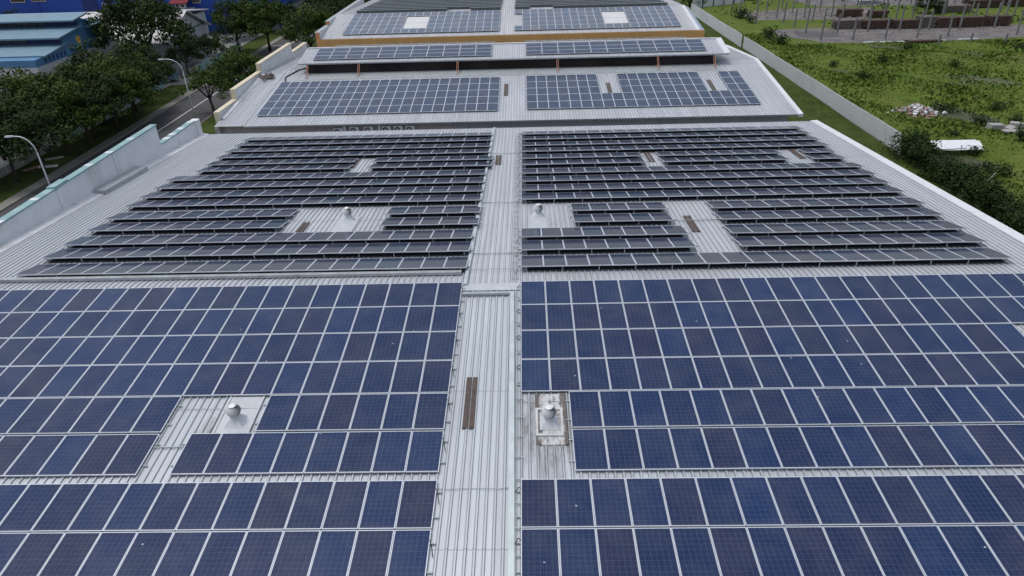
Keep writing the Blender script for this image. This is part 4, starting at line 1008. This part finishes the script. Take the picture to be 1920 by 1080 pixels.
# ------------------------------------------------------------------ right side: hoarding, field
def hoard(y0, y1, x0, x1, h, label, step=.19, zb=0.):
    t = thing('hoarding_fence', (x0, y0, 0), label, 'fence', 'white corrugated hoardings')
    mb = MB(); L = y1-y0; X1 = x1-x0; prof = []
    for i in range(int((h-zb)/step)+1):
        for f, dx in ((0, 0), (.55, 0), (.65, -.035), (.92, -.035)):
            z = zb+(i+f)*step
            if z < h: prof.append((dx, z))
    prof.append((0, h)); k = len(prof); nseg = int(L/6)+1
    for q in range(nseg+1):
        yy = L*q/nseg; wob = .03*math.sin(q*2.3)
        for dx, z in prof: mb.v.append((X1*yy/L+dx+wob, yy, z+.03*math.sin(q*1.7)*(z > .5)))
        for dx, z in prof: mb.v.append((X1*yy/L+dx+wob+.03, yy, z+.03*math.sin(q*1.7)*(z > .5)))
    for q in range(nseg):
        for i in range(k-1):
            a = q*2*k+i; b = (q+1)*2*k+i
            mb.f += [(a, a+1, b+1, b), (a+k+1, a+k, b+k, b+k+1)]
        a = q*2*k+k-1; b = (q+1)*2*k+k-1; mb.f.append((a, a+k, b+k, b))
    mb.mi = [0]*len(mb.f)
    mb.build('sheeting', M['hoarding'], t)
    mb = MB(); 
    for yy in np.arange(.3, y1-y0, 3.0): xx = (x1-x0)*yy/(y1-y0); mb.box(xx+.08, xx+.14, yy-.03, yy+.03, 0, h-.1)
    mb.build('post', M['galv'], t)
hoard(67.3, 122, 37.85, 37.25, 1.95, 'long white corrugated hoarding between grass strip and overgrown field, nearer length')
hoard(122.4, 160.5, 37.0, 36.6, 2.1, 'far length of white hoarding beyond a small step, beside the yellow-walled factory')
t = thing('panel_fence', (40.2, 168.4, 0), 'pale panel fence with dark posts closing the far end of field, top right', 'fence')
a = Vector((0, 0, 0)); dirv = Vector((8.6, 4.4, 0)); Ld = dirv.length; dirv.normalize()
for i in range(5):
    p = dirv*(i*3.1-2); q = dirv*(i*3.1+.75); mb = MB(); nrm = Vector((-dirv.y, dirv.x, 0))*.05
    mb.hexa([p-nrm, q-nrm, q+nrm, p+nrm], [v+Vector((0, 0, 2.6)) for v in (p-nrm, q-nrm, q+nrm, p+nrm)]); mb.build('panel', M['hoarding'], t)
    mb = MB(); c = dirv*(i*3.1+.9); mb.box(c.x-.12, c.x+.12, c.y-.12, c.y+.12, 0, 2.8); mb.build('post', M['dark'], t)
# rough field with bumps
rng = np.random.default_rng(5)
def bumps(X, Y):
    z = .45*np.sin(X*.31+1.3)*np.cos(Y*.23)+.35*np.sin(X*.13+Y*.29)+.25*np.sin(X*.71+Y*.53+2)*np.sin(Y*.41)
    z = z*.75+.32
    z = np.where(Y > 118, z*np.clip((123.5-Y)/5.5, 0, 1), z)
    z = z*np.clip((X-37.8)/4., 0, 1)
    z += 1.7*np.exp(-((X-74)**2/14+(Y-105)**2/22))
    return z-.0
nx, ny = 150, 190
gx = np.linspace(37.9, 150, nx); gy = np.linspace(20, 260, ny); XX, YY = np.meshgrid(gx, gy); ZZ = bumps(XX, YY)+.02
ZZ = np.where(YY > 123.5, .02, ZZ)
mb = MB(); mb.v = [tuple(p) for p in np.stack([XX.ravel(), YY.ravel(), ZZ.ravel()], 1).tolist()]
mb.f = [(j*nx+i, j*nx+i+1, (j+1)*nx+i+1, (j+1)*nx+i) for j in range(ny-1) for i in range(nx-1)]; mb.mi = [0]*len(mb.f)
o = mb.build('field', M['field'], smooth=True); o['kind'] = 'structure'
sheet('concrete_yard', [(50.6, 127.3), (51.4, 124.9), (58, 123.8), (74, 123.6), (88, 126), (120, 131), (120, 138), (92, 137.2), (58, 138.6), (47.0, 138.0), (46.4, 131.6)], .045, M['slab'])
sheet('concrete_yard', [(46.6, 149.3), (58, 148.6), (66, 147.8), (72, 149), (76, 162), (61, 163.5), (52, 160), (46.4, 156.4)], .045, M['slab'])
sheet('concrete_yard', [(66, 165), (110, 163), (140, 190), (60, 190)], .045, M['slab'])
sheet('dark_patch', [(49.5, 130.5), (57, 129.3), (57.5, 134.3), (50.5, 136.5)], .055, M['slab_dark'])
sheet('dirt_track', [(46.5, 78.2), (49.5, 77.0), (53, 72.5), (60, 66.5), (70, 62), (70, 60.6), (58.5, 64.4), (51.5, 69.8), (48, 74.3)], 1.0, M['dirt']) if False else None
mb = MB()   # worn dirt track following the terrain
pts = [(44.5, 79.2), (47.5, 77.2), (50, 73.8), (53, 70.2), (57, 67.0), (62, 64.2), (70, 62)]
pth = []
for (ax_, ay_), (bx_, by_) in zip(pts[:-1], pts[1:]):
    for i in range(6): pth.append((ax_+(bx_-ax_)*i/6, ay_+(by_-ay_)*i/6))
vs = []
for i, (x, y) in enumerate(pth):
    w2 = .45+.25*math.sin(i*1.3)
    for s in (-1, -.5, 0, .5, 1): xx, yy = x+s*w2*.6, y+s*w2; vs.append((xx, yy, float(bumps(np.array(xx), np.array(yy)))+.10+.03*(1-abs(s))))
mb.v = vs; mb.f = [(i*5+j, i*5+j+1, (i+1)*5+j+1, (i+1)*5+j) for i in range(len(pth)-1) for j in range(4)]; mb.mi = [0]*len(mb.f)
o = mb.build('dirt_track', M['dirt']); o['kind'] = 'structure'
# grass blades / tufts: uncountable
def tufts(name, n, xr, yr, size, mat, zfun, seed, mask=None, wide=.35):
    rng = np.random.default_rng(seed)
    X = rng.uniform(*xr, n); Y = yr[0]+(yr[1]-yr[0])*rng.uniform(0, 1, n)**1.15
    if mask is not None: k = mask(X, Y, rng); X, Y = X[k], Y[k]
    Z = zfun(X, Y); n = len(X); hgt = size*rng.uniform(.5, 1.5, n)*(1+.6*np.sin(X*.37)*np.cos(Y*.29)); an = rng.uniform(0, 2*np.pi, n); wd = hgt*wide*rng.uniform(.6, 1.3, n); lx = rng.normal(scale=.45, size=n)*hgt; ly = rng.normal(scale=.45, size=n)*hgt
    A = np.stack([X-np.cos(an)*wd, Y-np.sin(an)*wd, Z-.02], 1); B = np.stack([X+np.cos(an)*wd, Y+np.sin(an)*wd, Z-.02], 1)
    Cc = np.stack([X+lx*.5+np.cos(an)*wd*.8, Y+ly*.5+np.sin(an)*wd*.8, Z+hgt*.75], 1); D = np.stack([X+lx-np.cos(an)*wd*.3, Y+ly-np.sin(an)*wd*.3, Z+hgt], 1)
    V = np.stack([A, B, Cc, D], 1).reshape(-1, 3); mb = MB(); mb.v = [tuple(p) for p in V.tolist()]; mb.f = [(4*i, 4*i+1, 4*i+2, 4*i+3) for i in range(n)]; mb.mi = [0]*n
    o = mb.build(name, mat); tag(o, None, None, None, 'stuff'); return o
offtrack = lambda X, Y, r: ~((Y > 123.2) & (Y < 139) & (X > 46)) & ~((Y > 147.5) & (Y < 164) & (X > 46) & (X < 76))
t1 = tufts('tall_grass', 70000, (38.2, 112), (46, 135), .20, M['leaf_grass'], bumps, 1, offtrack, wide=.6)
tag(t1, 'bright green tall grass covering the open field', 'grass')
t2 = tufts('ground_cover', 16000, (38.2, 118), (46, 240), .26, M['leaf_weed'], bumps, 2, lambda X, Y, r: offtrack(X, Y, r) & ((np.sin(X*.21+.7)*np.cos(Y*.17+.5)+.35*np.sin(X*.6+Y*.4)) > .15), wide=.5)
tag(t2, 'darker creeping weeds in patches over the field', 'weeds')
t3 = tufts('lawn_grass', 16000, (23.4, 37.6), (50, 160), .10, M['leaf_grass'], lambda X, Y: X*0, 3)
tag(t3, 'short mown grass between the factories and hoarding', 'grass')
# hedge overgrowing the near fence
t = thing('overgrown_hedge', (38.2, 45, 0), 'dark overgrown hedge swallowing the near end of the white hoarding', 'hedge')
rng = np.random.default_rng(9); mb = MB(); cl = []
for y in np.arange(34, 67.9, .35):
    for _ in range(7): cl.append((.15+rng.normal()*.70, y-45+rng.normal()*.3, rng.uniform(.25, 2.0+.35*math.sin(y*.6)+.2*math.sin(y*1.7)), rng.uniform(.5, .9)))
leaf_cloud(mb, rng, cl, 95, .12, .8); mb.build('foliage', M['leaf_hedge'], t)
mb = MB(); mb.box(-.15, .15, -11, 22.4, 0, 1.5); mb.build('stems', M['bark'], t)
# bushes
BM = []
for sd in range(3):
    rng = np.random.default_rng(20+sd); mb = MB()
    leaf_cloud(mb, rng, [(rng.normal()*.35, rng.normal()*.35, rng.uniform(.3, 1.0), rng.uniform(.4, .65)) for _ in range(10)], 150, .10, .9)
    st = MB()
    for k in range(6): an = k*1.05; st.tube([(0, 0, 0), (.3*math.cos(an), .3*math.sin(an), .9)], [.03, .012], 5)
    BM.append((mb.mesh('foliage', M['leaf_hedge']), st.mesh('stem', M['bark'])))
bl = [(1768, 206, 1.7, 'dark round bush just right of the rubble heap'), (1837, 238, 1.5, 'dark bush left of the concrete blocks'), (1787, 262, .8, 'small round bush behind the white metal sheets'),
      (1771, 302, .65, 'narrow creeper-covered post bush in front of white sheets, left'), (1824, 292, 1.1, 'dark bush at the right end of white sheets'), (1908, 274, 1.5, 'dark bush in front of the concrete blocks, right edge'),
      (1865, 207, 1.3, 'low dark bush in the middle of the field, right of round bush'), (1700, 95, 1.4, 'dark bush below the loose timber at the yard edge'), (1792, 130, 1.3, 'dark bush in mid field below the timber stacks'), (1655, 118, 1.4, 'dark bush left of centre in upper field'),
      (1442, 72, 2.2, 'bush at the left corner of the concrete yard'), (1458, 82, 2.0, 'bush beside hoarding below the concrete yard corner'), (1390, 34, 2.6, 'big dark bush near the far panel fence'), (1405, 42, 1.6, 'bush at left end of the far slab'),
      (1712, 62, .01, ''), (1293, 12, 3.0, 'dark bush mass at the far corner of yellow-walled factory'), (1915, 100, 1.8, 'bush at right edge below the yard'), (1905, 235, 1.2, 'bush behind the concrete blocks, right edge'), (1880, 330, 1.4, 'large weed clump in the near field at right'), (1850, 322, 1.1, 'weed clump nearest the hedge'), (1612, 150, 1.3, 'low bush beside the white hoarding middle'), (1560, 125, 1.1, 'low bush in the field just above hoarding')]
for i, (px, py, s, lab) in enumerate(bl):
    if s < .1: continue
    x, y = onz(px, py, .1); t = thing('bush', (x, y, float(bumps(np.array(x), np.array(y))) if x > 38 else 0), lab, 'bush', 'bushes in the field', i*1.3); t.scale = (s*.85, s*.85, s*.75)
    inst('foliage', BM[i % 3][0], t); inst('stem', BM[i % 3][1], t)
t = thing('broadleaf_tree', (*onz(1733, 24), 0), 'dark leafy tree among timber stacks at the top right', 'tree'); t.scale = (.85, .85, .6)
inst('trunk', TV['dense'][0], t); inst('crown', TV['dense'][1], t)
# far trees row
for i, (px, py, s) in enumerate(((1385, 4, .6), (1420, 6, .5), (1470, 2, .6), (1520, 3, .6), (1560, 3, .5), (1270, 2, .9))):
    x, y = onz(px, py); t = thing('broadleaf_tree', (x, y+6, 0), 'low green tree at the far edge of field, %s from the left along the top' % ORD[i], 'tree', 'trees at the far edge of the field', i); t.scale = (s, s, s*.5)
    inst('trunk', TV['mid'][0], t); inst('crown', TV['mid'][1], t)
# rubble heap
t = thing('rubble_heap', (45.9, 80.6, .3), 'heap of white and pink broken bricks and concrete in the field', 'rubble')
random.seed(8); piles = [MB(), MB(), MB()]
for i in range(420):
    a_ = random.uniform(0, 6.28); q = abs(random.gauss(0, .5)); x, y = 2.5*q*math.cos(a_), 2.0*q*math.sin(a_); z = max(0, 1.0*(1-q*.9))*random.uniform(.3, 1.); s = random.uniform(.06, .19)
    rot = Matrix.Rotation(random.uniform(0, 3), 3, random.choice('XYZ')) @ Matrix.Rotation(random.uniform(0, 3), 3, 'Z'); sx_, sy_, sz_ = s*random.uniform(.8, 1.8), s, s*random.uniform(.4, .9)
    vs = [rot @ Vector((dx*sx_, dy*sy_, dz*sz_))+Vector((x, y, z)) for dz in (-1, 1) for dx, dy in ((-1, -1), (1, -1), (1, 1), (-1, 1))]
    piles[0 if random.random() < .25 else (1 if random.random() < .75 else 2)].hexa(vs[:4], vs[4:])
M['pinkish'] = plain('pinkish', (.30, .20, .19), .9, 0, .3, 2)
for p_, nm_, mt_ in ((piles[0], 'white_chunks', 'white_paint'), (piles[1], 'pink_chunks', 'pinkish'), (piles[2], 'grey_chunks', 'concrete')): p_.build(nm_, M[mt_], t)['kind'] = 'stuff'
# white corrugated sheets lying on the ground
t = thing('metal_sheet_stack', (43.2, 67.2, .85), 'stack of bright white corrugated sheets lying in the weeds', 'metal sheets'); t.rotation_euler = (.22, 0, -.03)
mb = MB()
for k, (dx, dy, rz, L, W_) in enumerate(((0, 0, .02, 4.6, 1.6), (.6, .35, -.05, 3.8, .9), (-.9, -.25, .10, 3.2, 1.0))):
    n = int(W_/.2); c, s = math.cos(rz), math.sin(rz); o0 = len(mb.v); row = []
    for i in range(n+1):
        for f, hh in ((0, 0), (.1, .03), (.12, .03), (.19, 0)): row.append((-W_/2+i*.2+f, hh+k*.05))
    for xx in (-L/2, L/2):
        for yy, hh in row: mb.v.append((dx+xx*c-yy*s, dy+xx*s+yy*c, hh+.04*yy))
    q = len(row); mb.f += [(o0+i, o0+q+i, o0+q+i+1, o0+i+1) for i in range(q-1)]; mb.mi += [0]*(q-1)
M['bright_white'] = plain('bright_white', (.78, .80, .82), .45, .1, .04, 1)
mb.build('sheets', M['bright_white'], t)
mb = MB(); mb.box(-2, -1.8, -.9, .9, -.14, -.02); mb.box(1.6, 1.8, -.9, .9, -.14, -.02); mb.build('bearer', M['wood_grey'], t)
# concrete blocks
cb = [(50.6, 73.2, .1, 1.3, .8), (51.9, 72.8, .5, .9, .6), (52.9, 73.6, .9, .9, .8), (50.9, 70.9, -.3, 1.3, .8), (52.3, 71.0, .4, .9, .7), (54.2, 73.2, .2, 1.1, .8), (53.6, 71.9, 1.0, .8, .6), (55.6, 74.0, .3, 1.1, .8)]
for i, (x, y, rz, s, hh) in enumerate(cb):
    mb = MB(); mb.box(-s*.6, s*.6, -.45, .45, 0, hh); o = mb.build('concrete_block', M['concrete'], bevel=.04); o.location = (x, y, .3); o.rotation_euler = (.08*math.sin(i*2), .07*math.cos(i*3), rz)
    tag(o, ('broad flat-faced block at left end of the concrete block group', 'small tilted block behind the left end of group', 'square block standing upright at back of group', 'wide block in front, nearest the dirt track', 'small block in front beside the dark bush', 'block at the back right of group', 'small turned block in the middle of group', 'rightmost block of the concrete block group')[i], 'concrete block', 'tumbled concrete blocks')
mb = MB(); mb.box(-.35, .35, -.02, .02, 0, .9); o = mb.build('white_board', M['bright_white']); o.location = (39.9, 56.5, 1.3); o.rotation_euler = (.5, .35, 1.0); tag(o, 'small bright white board leaning on top of the hedge', 'board')
mb = MB(); mb.box(-1.2, 1.2, -2, 2, 0, 2.2); 
t = thing('green_hut', (41.2, 47.6, 0), 'corner of pale green corrugated hut at the right edge beyond hedge', 'hut')
mb.build('wall', M['green_paint'], t); mb = MB(); corrugated(mb, -1.5, 1.5, -2.3, 2.2, 2.3, 2.5); mb.build('roof', M['tealroof'], t)

# concrete posts on a grid
PM = MB(); PM.box(-.12, .12, -.12, .12, 0, 4.2); PM.box(-.17, .17, -.17, .17, 0, .12); PM.box(-.03, .03, -.03, .03, 4.2, 4.5)
M['post_concrete'] = plain('post_concrete', (.20, .20, .195), .9, 0, .2, 2, dirt=(.12, .12, .11)); PME = PM.mesh('concrete_post', M['post_concrete'])
XS = [46.3, 52.0, 57.7, 63.4, 69.0, 74.5, 80.3, 86.6, 92.4, 98, 104]; YS = [119.5, 126.3, 133.2, 139.8, 145.8, 150.3, 157.3, 164.0, 171]
col_words = XS; k = 0
for j, yy in enumerate(YS):
    for i, xx in enumerate(XS):
        if j == 0 and i < 4: continue
        if (i*7+j*5) % 11 == 3: continue
        if i == 0 and j < 4: continue
        o = PME and bpy.data.objects.new('concrete_post', PME); C.objects.link(o)
        hgt = random.uniform(.75, 1.1); lean = random.gauss(0, .012)
        if j == 0: hgt *= .5
        o.location = (xx+random.uniform(-.15, .15), yy+random.uniform(-.15, .15)+(xx-46)*.03, 0); o.scale = (1, 1, hgt); o.rotation_euler = (lean, random.gauss(0, .012), 0)
        tag(o, 'bare grey concrete post, %s row from the field, %s along from the hoarding side' % (ORD[j], ORD[i]), 'post', 'bare concrete posts in the yard'); k += 1
mb = MB(); random.seed(31)       # broken concrete and gravel strewn over the old floor
for i in range(1500):
    if i % 3: x, y = random.uniform(47, 118), random.uniform(125, 137.5)
    else: x, y = random.uniform(47, 75), random.uniform(149, 162)
    s = random.uniform(.05, .22)*(1 if i % 9 else 2.2); a = random.uniform(0, 3); c_, d_ = math.cos(a)*s, math.sin(a)*s; hh = s*random.uniform(.3, .8)
    mb.hexa([(x-c_, y-d_, .03), (x+d_, y-c_, .03), (x+c_, y+d_, .03), (x-d_, y+c_, .03)], [(x-c_*.6, y-d_*.6, .05+hh), (x+d_*.7, y-c_*.7, .05+hh), (x+c_*.5, y+d_*.6, .05+hh*.7), (x-d_*.7, y+c_*.6, .05+hh)])
o = mb.build('gravel_debris', plain('gravel_debris', (.26, .23, .21), .95, 0, .5, .8)); tag(o, 'broken concrete bits strewn over the grey yard floor', 'debris', None, 'stuff')
mb = MB()
for i, (x0, x1, y) in enumerate(((58.4, 60.2, 123.9), (61.2, 63.0, 123.9), (64, 66.2, 123.8), (70.6, 72.3, 124.0), (74.8, 78.2, 124.6))):
    mb = MB(); mb.box(x0, x1, y-.2, y+.15, 0, .16); o = mb.build('kerb_stone', M['white_paint'], bevel=.02); tag(o, 'pale kerb piece on the yard edge, %s from left' % ORD[i], 'kerb stone', 'pale kerb pieces along the yard edge')
# timber / steel stacks
def stack(x, y, L, W_, layers, mat, label, rz=.02):
    t = thing('timber_stack', (x, y, .05), label, 'timber stack', 'brown timber stacks in the yard', rz)
    mb = MB(); rr = random.Random(int(x*10+y))
    for l in range(layers):
        nb = int(W_/.22)
        for b in range(nb):
            yb = -W_/2+b*.22; o_ = rr.uniform(-.25, .25); mb.box(-L/2+o_, L/2+o_+rr.uniform(-.2, .2), yb, yb+.18, .15+l*.24, .15+l*.24+.17)
    mb.build('beams', mat, t)
    mb = MB()
    for l in range(layers+1):
        for xx in (-L*.4, 0, L*.4): mb.box(xx-.06, xx+.06, -W_/2, W_/2, .15+l*.24-.065, .15+l*.24-.003)
    mb.build('spacers', M['wood_grey'], t)
    return t
sw, sg = M['wood'], M['wood_grey']
stack(61.1, 138.0, 4.9, 2.0, 6, sg, 'greyish timber stack at the left end of the long row')
stack(66.2, 137.2, 4.8, 2.0, 6, sw, 'reddish timber stack, second in the long row')
stack(71.2, 136.6, 4.4, 2.0, 6, sw, 'reddish timber stack, third in the long row')
stack(75.0, 136.6, 3.0, 2.2, 8, sg, 'taller grey-brown stack in the middle of the long row')
stack(78.6, 136.6, 3.6, 2.0, 7, sw, 'brown stack right of the tall middle stack')
stack(83.0, 136.5, 4.8, 2.0, 7, sw, 'long brown stack near the right end of the row')
stack(88.4, 136.9, 4.2, 2.0, 7, sw, 'rightmost brown stack of the long row')
stack(66.8, 150.8, 4.6, 2.0, 6, sw, 'brown stack standing behind the left end of the long row')
stack(72.0, 149.5, 3.5, 2.0, 5, sw, 'low red-brown stack behind the second timber stack')
stack(89.5, 154.0, 6.5, 2.5, 5, sg, 'pale stack of planks further back at right')
stack(98.5, 159.0, 7.0, 3.0, 6, sw, 'dark red stack furthest back, right of pale planks')
stack(107.5, 159.5, 6.5, 3.0, 6, sw, 'dark red stack at the far right corner')
stack(67.4, 122.0, 5.6, 1.2, 2, sw, 'low loose pile of dark timber on the yard edge beside the grass')
# far roofs at the top right
def shed(px0, px1, py, depth, h, roofm, label, wallm='wall_white'):
    x0, y0 = onz(px0, py+6); x1, _ = onz(px1, py+6)
    t = thing('shed', ((x0+x1)/2, y0, 0), label, 'shed'); X = abs(x1-x0)/2
    mb = MB(); mb.box(-X, X, 0, depth, 0, h); mb.build('wall', M[wallm], t)
    mb = MB(); mb.hexa([(-X-.4, -.5, h), (X+.4, -.5, h), (X+.4, depth/2, h+1), (-X-.4, depth/2, h+1)], [(-X-.4, -.5, h+.12), (X+.4, -.5, h+.12), (X+.4, depth/2, h+1.12), (-X-.4, depth/2, h+1.12)])
    mb.hexa([(-X-.4, depth/2, h+1), (X+.4, depth/2, h+1), (X+.4, depth, h), (-X-.4, depth, h)], [(-X-.4, depth/2, h+1.12), (X+.4, depth/2, h+1.12), (X+.4, depth, h+.12), (-X-.4, depth, h+.12)]); mb.build('roof', roofm, t)
M['skyblue_roof'] = plain('skyblue_roof', (.30, .50, .62), .5, .1, .05, .3)
shed(1610, 1650, 2, 6, .8, M['bright_white'], 'low white-roofed shed at the top edge above the field')
shed(1836, 1862, 3, 6, 1.6, M['skyblue_roof'], 'pale blue-roofed shed at the top right edge')
shed(1868, 1892, 4, 6, 1.6, M['skyblue_roof'], 'second pale blue-roofed shed beside the maroon stacks')
shed(1906, 1935, 3, 6, 1.6, M['bright_white'], 'white shed in the very top right corner')
print('near panels', npan, 'posts', k, 'objects', len(bpy.data.objects))
